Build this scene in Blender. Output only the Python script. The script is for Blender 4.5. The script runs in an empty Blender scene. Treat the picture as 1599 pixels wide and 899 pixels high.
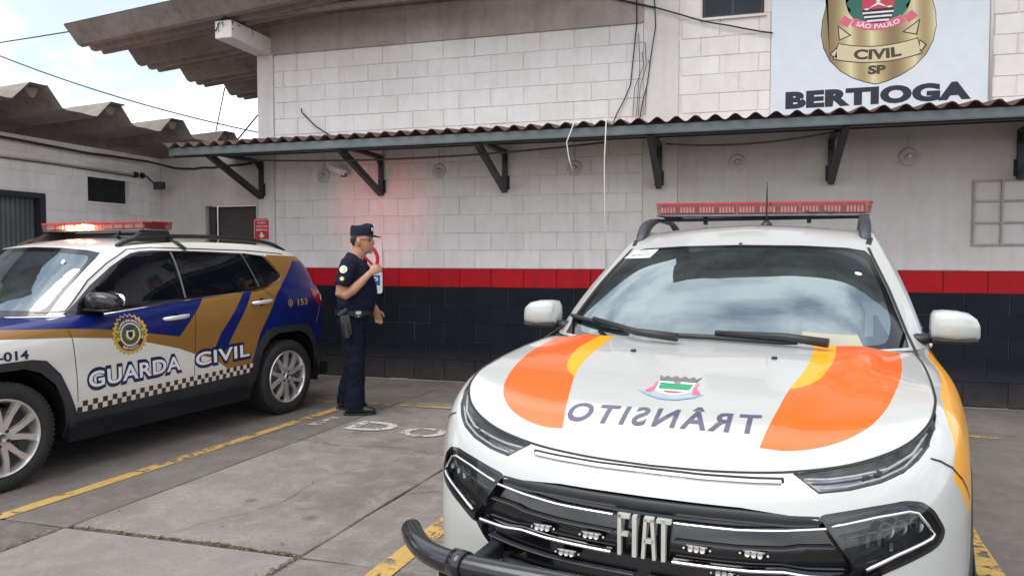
import bpy, bmesh, math, random
import numpy as np
from mathutils import Vector, Matrix
from mathutils.bvhtree import BVHTree
random.seed(7); np.random.seed(7)
SC = bpy.context.scene
COL = SC.collection
PI = math.pi
rad = math.radians

# ================================================================ camera
PSI = math.atan(1155/3950)            # camera looks this much to the left of the wall's normal
PITCH = math.atan((449.5-401)/1155)   # and slightly down
cam = bpy.data.objects.new('camera', bpy.data.cameras.new('camera')); COL.objects.link(cam)
cam.location = (0, 0, 1.5)
cam.rotation_euler = (rad(90)-PITCH, 0, PSI)
cam.data.sensor_width = 36; cam.data.lens = 36*1155/1599
cam.data.clip_start = 0.05; cam.data.clip_end = 2000
SC.camera = cam

# ================================================================ world, sun, exposure
SUN_EL, SUN_AZ = rad(60), rad(212)    # azimuth clockwise from +Y
w = bpy.data.worlds.new('World'); SC.world = w; w.use_nodes = True
nt = w.node_tree; nt.nodes.clear()
o_ = nt.nodes.new('ShaderNodeOutputWorld'); bg = nt.nodes.new('ShaderNodeBackground')
sky = nt.nodes.new('ShaderNodeTexSky'); sky.sky_type = 'NISHITA'; sky.sun_disc = False
sky.sun_elevation = SUN_EL; sky.sun_rotation = SUN_AZ; sky.altitude = 10; sky.air_density = 1.0; sky.dust_density = 1.5; sky.ozone_density = 1.5
tc = nt.nodes.new('ShaderNodeTexCoord'); mp = nt.nodes.new('ShaderNodeMapping'); mp.inputs['Scale'].default_value = (1.0, 1.0, 2.2); mp.inputs['Location'].default_value = (.35, .1, .2)
nz = nt.nodes.new('ShaderNodeTexNoise'); nz.inputs['Scale'].default_value = 2.3; nz.inputs['Detail'].default_value = 7; nz.inputs['Roughness'].default_value = .55
cr_ = nt.nodes.new('ShaderNodeValToRGB'); cr_.color_ramp.elements[0].position = .42; cr_.color_ramp.elements[1].position = .60
cr_.color_ramp.elements[0].color = (.26, .26, .26, 1); cr_.color_ramp.elements[1].color = (1, 1, 1, 1)
nz2 = nt.nodes.new('ShaderNodeTexNoise'); nz2.inputs['Scale'].default_value = 4.0; nz2.inputs['Detail'].default_value = 5
cc = nt.nodes.new('ShaderNodeValToRGB'); cc.color_ramp.elements[0].position = .3; cc.color_ramp.elements[1].position = .7
cc.color_ramp.elements[0].color = (9.3, 9.4, 9.5, 1); cc.color_ramp.elements[1].color = (11.2, 11.0, 10.7, 1)
mx = nt.nodes.new('ShaderNodeMix'); mx.data_type = 'RGBA'
L = nt.links.new
L(tc.outputs['Generated'], mp.inputs['Vector']); L(mp.outputs[0], nz.inputs['Vector']); L(mp.outputs[0], nz2.inputs['Vector'])
L(nz.outputs['Fac'], cr_.inputs[0]); L(nz2.outputs['Fac'], cc.inputs[0])
L(cr_.outputs[0], mx.inputs['Factor']); L(sky.outputs[0], mx.inputs['A']); L(cc.outputs[0], mx.inputs['B'])
L(mx.outputs['Result'], bg.inputs['Color']); bg.inputs['Strength'].default_value = .115
L(bg.outputs[0], o_.inputs[0])
sl = bpy.data.lights.new('sun', 'SUN'); sl.energy = 1.35; sl.angle = rad(45); sl.color = (1, .96, .9)
so = bpy.data.objects.new('sun', sl); COL.objects.link(so)
sd = Vector((math.sin(SUN_AZ)*math.cos(SUN_EL), math.cos(SUN_AZ)*math.cos(SUN_EL), math.sin(SUN_EL)))
so.rotation_euler = sd.to_track_quat('Z', 'Y').to_euler(); so.location = (0, -10, 20)
SC.view_settings.view_transform = 'Standard'; SC.view_settings.look = 'None'
SC.view_settings.exposure = 0.84; SC.view_settings.gamma = 1
SC.render.engine = 'CYCLES'
SC.cycles.max_bounces = 8; SC.cycles.transparent_max_bounces = 12

# ================================================================ helpers: objects
def tag(o, label=None, cat=None, group=None, kind=None):
    if label: o['label'] = label
    if cat: o['category'] = cat
    if group: o['group'] = group
    if kind: o['kind'] = kind
    return o
def thing(name, label, cat, loc=(0, 0, 0), rz=0, group=None, kind=None):
    o = bpy.data.objects.new(name, None); COL.objects.link(o); o.location = loc; o.rotation_euler = (0, 0, rz)
    o.empty_display_size = .1
    return tag(o, label, cat, group, kind)
def link(name, me, parent=None, mats=None):
    o = bpy.data.objects.new(name, me); COL.objects.link(o)
    if parent is not None: o.parent = parent
    if mats is not None:
        for m in (mats if isinstance(mats, (list, tuple)) else [mats]): me.materials.append(m)
    return o
def from_bm(name, bm, mats, parent=None, smooth=False):
    me = bpy.data.meshes.new(name)
    bm.normal_update()
    if smooth:
        for f in bm.faces: f.smooth = True
    bm.to_mesh(me); bm.free()
    return link(name, me, parent, mats)
def sharp(o, deg=35):
    """smooth faces, edges sharper than deg stay crisp"""
    me = o.data; bm = bmesh.new(); bm.from_mesh(me); bm.normal_update()
    for f in bm.faces: f.smooth = True
    for e in bm.edges:
        if len(e.link_faces) == 2 and e.calc_face_angle(0) > rad(deg): e.smooth = False
    bm.to_mesh(me); bm.free(); return o
def bx(bm, x0, x1, y0, y1, z0, z1, bev=0, seg=1, M=None, mi=0):
    vs = [bm.verts.new((x, y, z)) for x in (x0, x1) for y in (y0, y1) for z in (z0, z1)]
    fs = [bm.faces.new([vs[i] for i in q]) for q in ((0, 1, 3, 2), (4, 6, 7, 5), (0, 4, 5, 1), (2, 3, 7, 6), (0, 2, 6, 4), (1, 5, 7, 3))]
    es = {e for f in fs for e in f.edges}
    if bev > 0:
        r = bmesh.ops.bevel(bm, geom=list(es), offset=bev, segments=seg, affect='EDGES', profile=.5)
        fs = list({f for f in r['faces']} | {f for f in fs if f.is_valid}); vs = list({v for f in fs for v in f.verts})
    for f in fs: f.material_index = mi
    if M is not None: bmesh.ops.transform(bm, matrix=M, verts=vs)
    return vs
def tube(bm, pts, r, n=8, cap=True, mi=0, smooth=True):
    """tube along polyline; r float or list"""
    pts = [Vector(p) for p in pts]; N = len(pts); rr = r if isinstance(r, (list, tuple)) else [r]*N
    up = None; rings = []
    for i, p in enumerate(pts):
        t = (pts[min(i+1, N-1)]-pts[max(i-1, 0)]).normalized()
        if up is None:
            up = t.orthogonal().normalized()
        up = (up-t*up.dot(t)); up = up.normalized() if up.length > 1e-6 else t.orthogonal().normalized()
        b = t.cross(up)
        rings.append([bm.verts.new(p+(up*math.cos(a)+b*math.sin(a))*rr[i]) for a in (2*PI*k/n for k in range(n))])
    for A, B in zip(rings, rings[1:]):
        for k in range(n):
            f = bm.faces.new((A[k], A[(k+1) % n], B[(k+1) % n], B[k])); f.smooth = smooth; f.material_index = mi
    if cap:
        f = bm.faces.new(rings[0][::-1]); f.material_index = mi
        f = bm.faces.new(rings[-1]); f.material_index = mi
    return rings
def lathe(bm, prof, n=24, M=None, mi=0, closed=False):
    """profile [(r, h)] turned about local Z"""
    rings = []; vs = []
    for r, h in prof:
        if r < 1e-6: ring = [bm.verts.new((0, 0, h))]
        else: ring = [bm.verts.new((r*math.cos(2*PI*k/n), r*math.sin(2*PI*k/n), h)) for k in range(n)]
        rings.append(ring); vs += ring
    prs = list(zip(rings, rings[1:]))
    if closed: prs.append((rings[-1], rings[0]))
    for A, B in prs:
        for k in range(n):
            k2 = (k+1) % n
            if len(A) == 1 and len(B) == 1: continue
            if len(A) == 1: q = (A[0], B[k], B[k2])
            elif len(B) == 1: q = (A[k], A[k2], B[0])
            else: q = (A[k], A[k2], B[k2], B[k])
            f = bm.faces.new(q); f.smooth = True; f.material_index = mi
    if M is not None: bmesh.ops.transform(bm, matrix=M, verts=vs)
    return vs
def prism(bm, poly, h0, h1, to3, mi=0):
    """2D polygon extruded between h0 and h1; to3(u,v,h)->xyz"""
    A = [bm.verts.new(to3(u, v, h0)) for u, v in poly]; B = [bm.verts.new(to3(u, v, h1)) for u, v in poly]
    n = len(poly); fs = [bm.faces.new(A[::-1]), bm.faces.new(B)]
    for k in range(n): fs.append(bm.faces.new((A[k], A[(k+1) % n], B[(k+1) % n], B[k])))
    for f in fs: f.material_index = mi
    return A+B
def fixn(bm): bmesh.ops.recalc_face_normals(bm, faces=bm.faces)
def copy_tree(o, parent=None):
    c = o.copy(); COL.objects.link(c); c.parent = parent
    for ch in list(o.children): copy_tree(ch, c)
    return c
_tcache = {}
def text2d(s, bold=0.0, shear=0.0, sp=1.0):
    """text as flat geometry: (verts Nx2 with cap height 1, faces), left end at 0, baseline 0"""
    key = (s, bold, shear, sp)
    if key in _tcache: return _tcache[key]
    cu = bpy.data.curves.new('t', 'FONT'); cu.body = s; cu.size = 1; cu.offset = bold; cu.shear = shear; cu.space_character = sp
    cu.fill_mode = 'FRONT'; cu.resolution_u = 4
    ob = bpy.data.objects.new('t', cu); COL.objects.link(ob)
    me = bpy.data.meshes.new_from_object(ob); v = np.array([x.co[:2] for x in me.vertices]) if len(me.vertices) else np.zeros((0, 2))
    f = [tuple(p.vertices) for p in me.polygons]
    COL.objects.unlink(ob); bpy.data.objects.remove(ob); bpy.data.curves.remove(cu); bpy.data.meshes.remove(me)
    H = .7293
    v = v/H; v[:, 0] -= v[:, 0].min()
    _tcache[key] = (v, f); return v, f
def text_bm(bm, s, W, H, to3, bold=0, shear=0, sp=1.0, mi=0, both=False, maxe=None):
    """text stretched into a W x H box (H = cap height), placed by to3(u, v)"""
    v, f = text2d(s, bold, shear, sp); wd = v[:, 0].max()
    P2 = [(x/wd*W, y*H) for x, y in v]
    tb = bmesh.new(); vs = [tb.verts.new((x, y, 0)) for x, y in P2]
    for q in f:
        try: tb.faces.new([vs[i] for i in q])
        except ValueError: pass
    bmesh.ops.remove_doubles(tb, verts=tb.verts, dist=1e-6)
    if maxe:
        for _ in range(4):
            es = [e for e in tb.edges if e.calc_length() > maxe]
            if not es: break
            bmesh.ops.subdivide_edges(tb, edges=es, cuts=1); bmesh.ops.triangulate(tb, faces=[f_ for f_ in tb.faces if len(f_.verts) > 3])
    mp_ = {}
    for v_ in tb.verts:
        c = to3(v_.co.x, v_.co.y)
        if c is not None: mp_[v_] = bm.verts.new(c)
    for f_ in tb.faces:
        try:
            g = bm.faces.new([mp_[x] for x in f_.verts]); g.material_index = mi
        except (KeyError, ValueError): pass
    tb.free()

# ================================================================ materials
def NT(name):
    m = bpy.data.materials.new(name); m.use_nodes = True; t = m.node_tree; b = t.nodes['Principled BSDF']; return m, t, b
def lnk(t, a, b): t.links.new(a, b)
def ramp(t, fac, stops):
    r = t.nodes.new('ShaderNodeValToRGB'); e = r.color_ramp.elements
    while len(e) < len(stops): e.new(.5)
    for x, (p, c) in zip(e, stops): x.position = p; x.color = (*c, 1) if len(c) == 3 else c
    lnk(t, fac, r.inputs[0]); return r.outputs[0]
def noise(t, scale, detail=4, rough=.55, vec=None, dist=0, out='Fac'):
    n = t.nodes.new('ShaderNodeTexNoise'); n.inputs['Scale'].default_value = scale; n.inputs['Detail'].default_value = detail
    n.inputs['Roughness'].default_value = rough; n.inputs['Distortion'].default_value = dist
    if vec is not None: lnk(t, vec, n.inputs['Vector'])
    return n.outputs[out]
def pos(t, obj=False):
    if obj: return t.nodes.new('ShaderNodeTexCoord').outputs['Object']
    return t.nodes.new('ShaderNodeNewGeometry').outputs['Position']
def mapv(t, vec, sc=(1, 1, 1), loc=(0, 0, 0)):
    m = t.nodes.new('ShaderNodeMapping'); m.inputs['Scale'].default_value = sc; m.inputs['Location'].default_value = loc; lnk(t, vec, m.inputs[0]); return m.outputs[0]
def mixc(t, fac, a, b, mode='MIX'):
    m = t.nodes.new('ShaderNodeMix'); m.data_type = 'RGBA'; m.blend_type = mode
    for s, v in (('Factor', fac), ('A', a), ('B', b)):
        if isinstance(v, (int, float)): m.inputs[s].default_value = v
        elif isinstance(v, tuple): m.inputs[s].default_value = (*v, 1) if len(v) == 3 else v
        else: lnk(t, v, m.inputs[s])
    return m.outputs['Result']
def bump(t, b, h, strength=.3, dist=.01):
    n = t.nodes.new('ShaderNodeBump'); n.inputs['Strength'].default_value = strength; n.inputs['Distance'].default_value = dist
    lnk(t, h, n.inputs['Height']); lnk(t, n.outputs[0], b.inputs['Normal']); return n
def simple(name, col, rough=.5, metal=0, coat=0, spec=.5, var=.12, vs=6, bmp=0, bs=40, obj=True):
    m, t, b = NT(name)
    p = pos(t, obj); n = noise(t, vs, 5, .6, p)
    c = ramp(t, n, [(.25, tuple(x*(1-var) for x in col)), (.75, tuple(min(1, x*(1+var)) for x in col))])
    lnk(t, c, b.inputs['Base Color']); b.inputs['Roughness'].default_value = rough; b.inputs['Metallic'].default_value = metal
    b.inputs['Coat Weight'].default_value = coat; b.inputs['Coat Roughness'].default_value = .03; b.inputs['Specular IOR Level'].default_value = spec
    if bmp: bump(t, b, noise(t, bs, 4, .6, p), bmp, .004)
    return m
def paint(name, col, rough=.32, flake=.0, dirt=.25, coat=1.0):
    """car paint: clear coat, faint orange peel, road dust low on the body"""
    m, t, b = NT(name); p = pos(t, True)
    n = noise(t, 3.0, 5, .6, p)
    c = mixc(t, ramp(t, n, [(.35, (0, 0, 0)), (.8, (dirt*.35,)*3)]), col, (.33, .29, .24))
    sx = t.nodes.new('ShaderNodeSeparateXYZ'); lnk(t, p, sx.inputs[0])
    low = ramp(t, sx.outputs['Z'], [(.22, (1, 1, 1)), (.62, (0, 0, 0))])
    mm = t.nodes.new('ShaderNodeMath'); mm.operation = 'MULTIPLY'; lnk(t, low, mm.inputs[0]); lnk(t, noise(t, 9, 6, .7, p), mm.inputs[1])
    m2 = t.nodes.new('ShaderNodeMath'); m2.operation = 'MULTIPLY'; m2.inputs[1].default_value = dirt*1.6; lnk(t, mm.outputs[0], m2.inputs[0])
    c = mixc(t, m2.outputs[0], c, (.22, .18, .14))
    lnk(t, c, b.inputs['Base Color']); b.inputs['Roughness'].default_value = rough; b.inputs['Metallic'].default_value = flake
    b.inputs['Coat Weight'].default_value = coat; b.inputs['Specular IOR Level'].default_value = .5*coat; b.inputs['Coat Roughness'].default_value = .035; b.inputs['Coat IOR'].default_value = 1.5
    bump(t, b, noise(t, 180, 2, .5, p), .02, .001)
    return m
def masonry(name, col, dark, amt=.5, rough=.75, stain=True, splash=0):
    """painted block: mottled paint, vertical streaks, grime, tiny pores"""
    m, t, b = NT(name); p = pos(t)
    oi = t.nodes.new('ShaderNodeObjectInfo')
    n1 = noise(t, 1.1, 7, .62, p); n2 = noise(t, 9, 6, .7, p, .5)
    st = noise(t, 3.5, 5, .6, mapv(t, p, (2.2, 2.2, .25)))
    c = mixc(t, ramp(t, n1, [(.35, (0, 0, 0)), (.75, (amt,)*3)]), col, dark)
    c = mixc(t, ramp(t, n2, [(.45, (0, 0, 0)), (.8, (amt*.7,)*3)]), c, dark)
    c = mixc(t, ramp(t, st, [(.5, (0, 0, 0)), (.78, (amt*.8,)*3)]), c, dark)
    c = mixc(t, ramp(t, oi.outputs['Random'], [(0, (0, 0, 0)), (1, (amt*.45,)*3)]), c, dark)
    if splash:   # dust thrown up from the ground and pale scuffs
        sx = t.nodes.new('ShaderNodeSeparateXYZ'); lnk(t, p, sx.inputs[0])
        mm = t.nodes.new('ShaderNodeMath'); mm.operation = 'MULTIPLY'; lnk(t, ramp(t, sx.outputs['Z'], [(.0, (1, 1, 1)), (.42, (0, 0, 0))]), mm.inputs[0]); lnk(t, noise(t, 4, 7, .75, p, .4), mm.inputs[1])
        c = mixc(t, mm.outputs[0], c, (.085, .072, .060))
        sc_ = noise(t, 6, 8, .8, mapv(t, p, (1.2, 1, .6), (7, 3, 1)), 1.2)
        c = mixc(t, ramp(t, sc_, [(.62, (0, 0, 0)), (.74, (.22,)*3)]), c, (.08, .085, .10))
    chip = noise(t, 23, 6, .8, p, .8)
    c = mixc(t, ramp(t, chip, [(.66, (0, 0, 0)), (.72, (.45*amt*2,)*3)]), c, tuple(x*.55+.01 for x in dark))
    lnk(t, c, b.inputs['Base Color']); b.inputs['Roughness'].default_value = rough
    b.inputs['Specular IOR Level'].default_value = .2
    hh = mixc(t, .45, noise(t, 55, 8, .75, p), noise(t, 7, 5, .6, p)); bump(t, b, hh, .6, .007)
    return m
M = {}
M['white_wall'] = masonry('white_painted_block', (.84, .81, .79), (.56, .50, .47), .45, splash=0)
M['stained'] = masonry('stained_beam_plaster', (.62, .56, .53), (.30, .24, .21), .85)
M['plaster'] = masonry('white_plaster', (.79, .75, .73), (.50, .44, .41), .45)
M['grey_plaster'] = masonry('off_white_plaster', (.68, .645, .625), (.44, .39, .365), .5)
M['red_wall'] = masonry('red_band_paint', (.52, .005, .013), (.22, .006, .012), .6, .55)
M['black_wall'] = masonry('black_navy_paint', (.0022, .004, .0115), (.012, .015, .022), .45, .6, splash=1)
M['mortar_w'] = masonry('painted_joint', (.78, .745, .725), (.50, .45, .42), .6)
M['mortar_r'] = masonry('red_joint', (.22, .01, .016), (.12, .01, .01), .5)
M['mortar_b'] = masonry('navy_joint', (.022, .028, .040), (.07, .07, .08), .7, .6)
M['steel_dark'] = simple('dark_painted_steel', (.032, .034, .042), .45, .2, bmp=.1)
M['fascia'] = simple('grey_green_painted_steel', (.105, .128, .13), .45, .1, var=.3, vs=2.5, bmp=.1)
M['black_plastic'] = simple('black_plastic', (.014, .015, .017), .48, var=.3, vs=8, bmp=.15, bs=400)
M['gloss_black'] = simple('gloss_black', (.006, .006, .008), .12, coat=.6)
M['rubber'] = simple('tyre_rubber', (.018, .018, .019), .75, var=.35, vs=15, bmp=.25, bs=120)
M['chrome'] = simple('chrome', (.82, .83, .85), .09, 1, var=.03)
M['alloy'] = simple('alloy_wheel', (.70, .67, .65), .3, .7, var=.12)
M['alloy_dark'] = simple('wheel_dark_pockets', (.035, .034, .036), .4, .5)
M['white_plastic'] = simple('white_plastic', (.72, .72, .70), .4)
M['grey_metal'] = simple('grey_metal', (.30, .31, .32), .4, .8)
M['cable'] = simple('dark_cable', (.02, .02, .022), .6)
M['cable_white'] = simple('pale_cable', (.55, .53, .5), .6)
M['glass_dark'] = simple('tinted_glass', (.004, .005, .008), .04, coat=0, spec=.42, var=.1)
M['room_dark'] = simple('dark_room', (.008, .009, .011), .85, spec=.2)
M['wood_dark'] = simple('dark_door', (.06, .05, .05), .5)

# ================================================================ materials of the site
def ground_mat(name, base, dark, light, speck=.85):
    m, t, b = NT(name); p = pos(t); oi = t.nodes.new('ShaderNodeObjectInfo')
    big = noise(t, .8, 6, .6, p, .4); mid = noise(t, 5, 7, .68, p, .6); fine = noise(t, 38, 8, .82, p)
    c = mixc(t, ramp(t, big, [(.35, (0, 0, 0)), (.7, (1, 1, 1))]), base, dark)
    c = mixc(t, ramp(t, mid, [(.45, (0, 0, 0)), (.75, (.6,)*3)]), c, light)
    streak = noise(t, 2.4, 6, .7, mapv(t, p, (3, .7, 1), (4, 2, 0)))
    c = mixc(t, ramp(t, streak, [(.55, (0, 0, 0)), (.75, (.45,)*3)]), c, dark)
    c = mixc(t, ramp(t, fine, [(.50, (0, 0, 0)), (.68, (speck,)*3)]), c, dark)
    c = mixc(t, ramp(t, oi.outputs['Random'], [(0, (0, 0, 0)), (1, (.35,)*3)]), c, light)
    # oil drips and tyre scuffs
    v = t.nodes.new('ShaderNodeTexVoronoi'); v.inputs['Scale'].default_value = 1.7; lnk(t, mapv(t, p, (1, 1, 1), (.3, .7, 0)), v.inputs['Vector'])
    c = mixc(t, ramp(t, v.outputs['Distance'], [(.02, (.55,)*3), (.10, (0, 0, 0))]), c, (.03, .03, .03))
    lnk(t, c, b.inputs['Base Color']); b.inputs['Roughness'].default_value = .82; b.inputs['Specular IOR Level'].default_value = .35
    h = mixc(t, .5, fine, mid); bump(t, b, h, .8, .010)
    return m
M['asphalt'] = ground_mat('worn_asphalt', (.080, .074, .070), (.045, .041, .039), (.115, .106, .10))
M['slab'] = ground_mat('weathered_concrete_slab', (.225, .202, .184), (.092, .081, .073), (.34, .31, .29))
M['slab_dark'] = ground_mat('dark_concrete_slab', (.14, .123, .112), (.055, .047, .043), (.22, .20, .185))
M['slab_pale'] = ground_mat('pale_concrete_slab', (.205, .187, .172), (.10, .088, .079), (.31, .285, .265))
M['joint'] = ground_mat('joint_dirt', (.045, .036, .03), (.02, .017, .015), (.08, .065, .05))
def worn(name, col, keep=.5, sc=9):
    m, t, b = NT(name); p = pos(t)
    n = noise(t, sc, 8, .72, p, .3); n2 = noise(t, 1.6, 4, .6, p)
    mm = t.nodes.new('ShaderNodeMath'); mm.operation = 'ADD'; lnk(t, n, mm.inputs[0]); 
    m2 = t.nodes.new('ShaderNodeMath'); m2.operation = 'MULTIPLY'; m2.inputs[1].default_value = .45; lnk(t, n2, m2.inputs[0]); lnk(t, m2.outputs[0], mm.inputs[1])
    a = ramp(t, mm.outputs[0], [(keep, (1, 1, 1)), (keep+.06, (0, 0, 0))])
    c = mixc(t, ramp(t, noise(t, 30, 5, .7, p), [(.35, (0, 0, 0)), (.8, (.6,)*3)]), col, tuple(x*.45 for x in col))
    lnk(t, c, b.inputs['Base Color']); b.inputs['Roughness'].default_value = .7
    lnk(t, a, b.inputs['Alpha']); bump(t, b, noise(t, 60, 5, .7, p), .3, .003)
    return m
M['yellow_line'] = worn('worn_yellow_paint', (.50, .325, .10), .765)
M['yellow_faded'] = worn('faded_yellow_paint', (.50, .33, .09), .70)
M['white_mark'] = worn('worn_white_paint', (.52, .49, .45), .715, 14)
M['fibro'] = masonry('fibre_cement', (.36, .305, .28), (.13, .105, .095), .8, .85)
M['fibro_edge'] = simple('fibre_cement_edge', (.05, .046, .05), .8)
M['tile_red'] = masonry('red_corrugated_sheet', (.125, .072, .063), (.065, .043, .039), .7, .8)

# ================================================================ ground
g = thing('ground', None, None, kind='structure')
bm = bmesh.new()
S = 120
vs = [bm.verts.new(v) for v in ((-S, -S, -.035), (S, -S, -.035), (S, S, -.035), (-S, S, -.035))]; bm.faces.new(vs)
o = from_bm('asphalt', bm, M['asphalt'], g)
SLANT = .078   # the bays and joints lean this much off the wall's normal
def gx(a, y): return a+SLANT*(y-3.2)
xe = [-9.6, -7.9, -6.4, -5.05, -3.52, -2.05, -.55, .95, 2.45, 3.95]
ye = [-2.8, -.8, 1.2, 3.2, 5.2, 7.05, 8.29]
rg = random.Random(3)
for i in range(len(xe)-1):
    for j in range(len(ye)-1):
        a0, a1, y0, y1 = xe[i]+.006, xe[i+1]-.006, ye[j]+.006, ye[j+1]-.006
        dz = rg.uniform(-.004, .0)
        bm = bmesh.new()
        # jittered outline so that edges are not ruler straight
        out = []
        ns = 6
        for k in range(ns): out.append((a0+(a1-a0)*k/ns, y0))
        for k in range(ns): out.append((a1, y0+(y1-y0)*k/ns))
        for k in range(ns): out.append((a1-(a1-a0)*k/ns, y1))
        for k in range(ns): out.append((a0, y1-(y1-y0)*k/ns))
        P = []
        for (a, y) in out:
            jx, jy = rg.uniform(-.007, .007), rg.uniform(-.007, .007)
            if i == 4 and j == 3 and abs(y-y0) < .01: jy += .030+.02*rg.random()   # broken edge along the dirty joint
            if y > 8.2: jy = 0
            P.append((gx(a, y)+jx, y+jy))
        cx = sum(p[0] for p in P)/len(P); cy = sum(p[1] for p in P)/len(P)
        top = [bm.verts.new((cx+(x-cx)*.993, cy+(y-cy)*.993, dz)) for x, y in P]
        mid = [bm.verts.new((x, y, dz-.006)) for x, y in P]; bot = [bm.verts.new((x, y, -.045)) for x, y in P]
        bm.faces.new(top); n = len(P)
        for k in range(n):
            bm.faces.new((mid[k], mid[(k+1) % n], top[(k+1) % n], top[k])); bm.faces.new((bot[k], bot[(k+1) % n], mid[(k+1) % n], mid[k]))
        mt = M['slab']
        if i <= 3: mt = M['slab_dark']
        if i == 4 and j == 2 or (i == 5 and j <= 2): mt = M['slab_pale']
        if j == 5: mt = M['slab_dark']
        if i >= 7: mt = M['slab_dark']
        from_bm('concrete_slab', bm, mt, g)
def sheet(name, pts, z, mat, parent=g):
    bm = bmesh.new(); bm.faces.new([bm.verts.new((x, y, z)) for x, y in pts]); return from_bm(name, bm, mat, parent)
def line_strip(name, p0, p1, wd, z, mat, n=24):
    """painted line with slightly ragged edges"""
    p0, p1 = Vector(p0), Vector(p1); d = (p1-p0).normalized(); q = Vector((-d.y, d.x)); bm = bmesh.new(); A = []; B = []
    for k in range(n+1):
        c = p0.lerp(p1, k/n); A.append(bm.verts.new((*(c+q*(wd/2+rg.uniform(-.004, .004))), z))); B.append(bm.verts.new((*(c-q*(wd/2+rg.uniform(-.004, .004))), z)))
    for k in range(n): bm.faces.new((A[k], A[k+1], B[k+1], B[k]))
    return tag(from_bm(name, bm, mat, None), kind='structure')
line_strip('parking_line', (gx(-4.07, 1.0), 1.0), (-3.66, 6.86), .10, .0035, M['yellow_line'])
line_strip('parking_line', (gx(-1.545, 1.0), 1.0), (-1.30, 6.86), .12, .0035, M['yellow_line'])
line_strip('parking_line', (gx(1.17, 1.0), 1.0), (1.42, 6.80), .12, .0035, M['yellow_line'])
line_strip('parking_line', (-6.3, 6.72), (3.9, 7.0), .07, .004, M['yellow_faded'], 60)
def crack(pts, wd=.004):
    bm = bmesh.new(); A = []; B = []; P = []
    for a, b_ in zip(pts, pts[1:]):
        n = max(2, int(math.dist(a, b_)/.05))
        for k in range(n): P.append(Vector((a[0]+(b_[0]-a[0])*k/n+rg.gauss(0, .010), a[1]+(b_[1]-a[1])*k/n+rg.gauss(0, .010))))
    for i, p_ in enumerate(P):
        d = (P[min(i+1, len(P)-1)]-P[max(i-1, 0)]).normalized(); q = Vector((-d.y, d.x))*wd*rg.uniform(.3, 1.0)/2; A.append(bm.verts.new((*(p_+q), .0016))); B.append(bm.verts.new((*(p_-q), .0016)))
    for k in range(len(P)-1): bm.faces.new((A[k], A[k+1], B[k+1], B[k]))
    return tag(from_bm('ground_crack', bm, M['joint'], None), kind='structure')
crack([(-3.55, 5.35), (-3.0, 5.22), (-2.5, 5.30), (-2.0, 5.15)], .007); crack([(-3.2, 5.5), (-2.95, 5.75), (-2.75, 5.72)], .006); crack([(-2.9, 3.3), (-2.6, 3.9), (-2.65, 4.4), (-2.3, 5.0)], .004)
crack([(1.9, 5.2), (2.4, 5.6), (2.9, 5.5)], .006); crack([(-2.0, 4.2), (-1.6, 4.5), (-1.5, 5.1)], .005); crack([(-5.0, 6.9), (-4.0, 7.25), (-2.5, 7.2), (-1.2, 7.45)], .006)
# stencilled letters
bm = bmesh.new()
def letter(s, x, y, W, H, shx=.10):
    text_bm(bm, s, W, H, lambda u, v: (x+u+v*shx, y+v, .0042), bold=.03)
letter('I', -3.60, 5.80, .115, .36)
letter('D', -3.22, 5.74, .42, .33)
letter('O', -2.70, 5.66, .40, .30)
letter('S', -2.22, 5.58, .40, .29)
letter('O', -1.72, 5.52, .42, .29)
tag(from_bm('stencilled_word', bm, M['white_mark']), kind='structure')
# litter, moss and grit caught in the joint
rl = random.Random(11)
bm = bmesh.new()
def bit(x, y, s, z=.0):
    a = rl.uniform(0, PI); l = s*rl.uniform(.5, 2.2); wv = s*rl.uniform(.12, .5)
    c, sn = math.cos(a), math.sin(a); zz = z+rl.uniform(0, .008)
    q = [(-l, -wv), (l, -wv*.4), (l*.8, wv), (-l*.7, wv*.7)]
    f = bm.faces.new([bm.verts.new((x+c*u-sn*v, y+sn*u+c*v, zz+rl.uniform(0, .005))) for u, v in q]); f.material_index = rl.choice((0, 0, 0, 1, 1, 2))
for k in range(1500):
    t_ = rl.random()**.8; x = -3.60+1.50*t_; y = 3.215+rl.gauss(0, .020)*(1.35-.7*t_)+.02+.012*math.sin(x*9)
    if math.sin(x*31)+.4*math.sin(x*77) > -.5 or rl.random() < .4: bit(x, y, .0060, -.012)
for k in range(380):
    t_ = rl.random(); y = 2.55+.65*t_; bit(gx(-2.05, y)+rl.gauss(0, .016), y, .006)
for k in range(240):
    t_ = rl.random(); y = 2.4+.75*t_; bit(gx(-3.52, y)+rl.gauss(0, .014), y, .006)
for k in range(300): bit(rl.uniform(-3.9, 0), rl.uniform(2.8, 7.8), rl.choice((.004, .005, .009)))
for k in range(140): bit(rl.uniform(-5, 3), 8.25+rl.gauss(0, .03), .009)
M['leaf_a'] = simple('dry_leaf', (.105, .062, .04), .8); M['leaf_b'] = simple('moss', (.085, .080, .03), .9); M['leaf_c'] = simple('pale_grit', (.34, .27, .2), .8)
tag(from_bm('leaf_litter', bm, [M['leaf_a'], M['leaf_b'], M['leaf_c']]), 'brown leaf litter and moss caught in the concrete joint', 'litter', kind='stuff')

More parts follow.
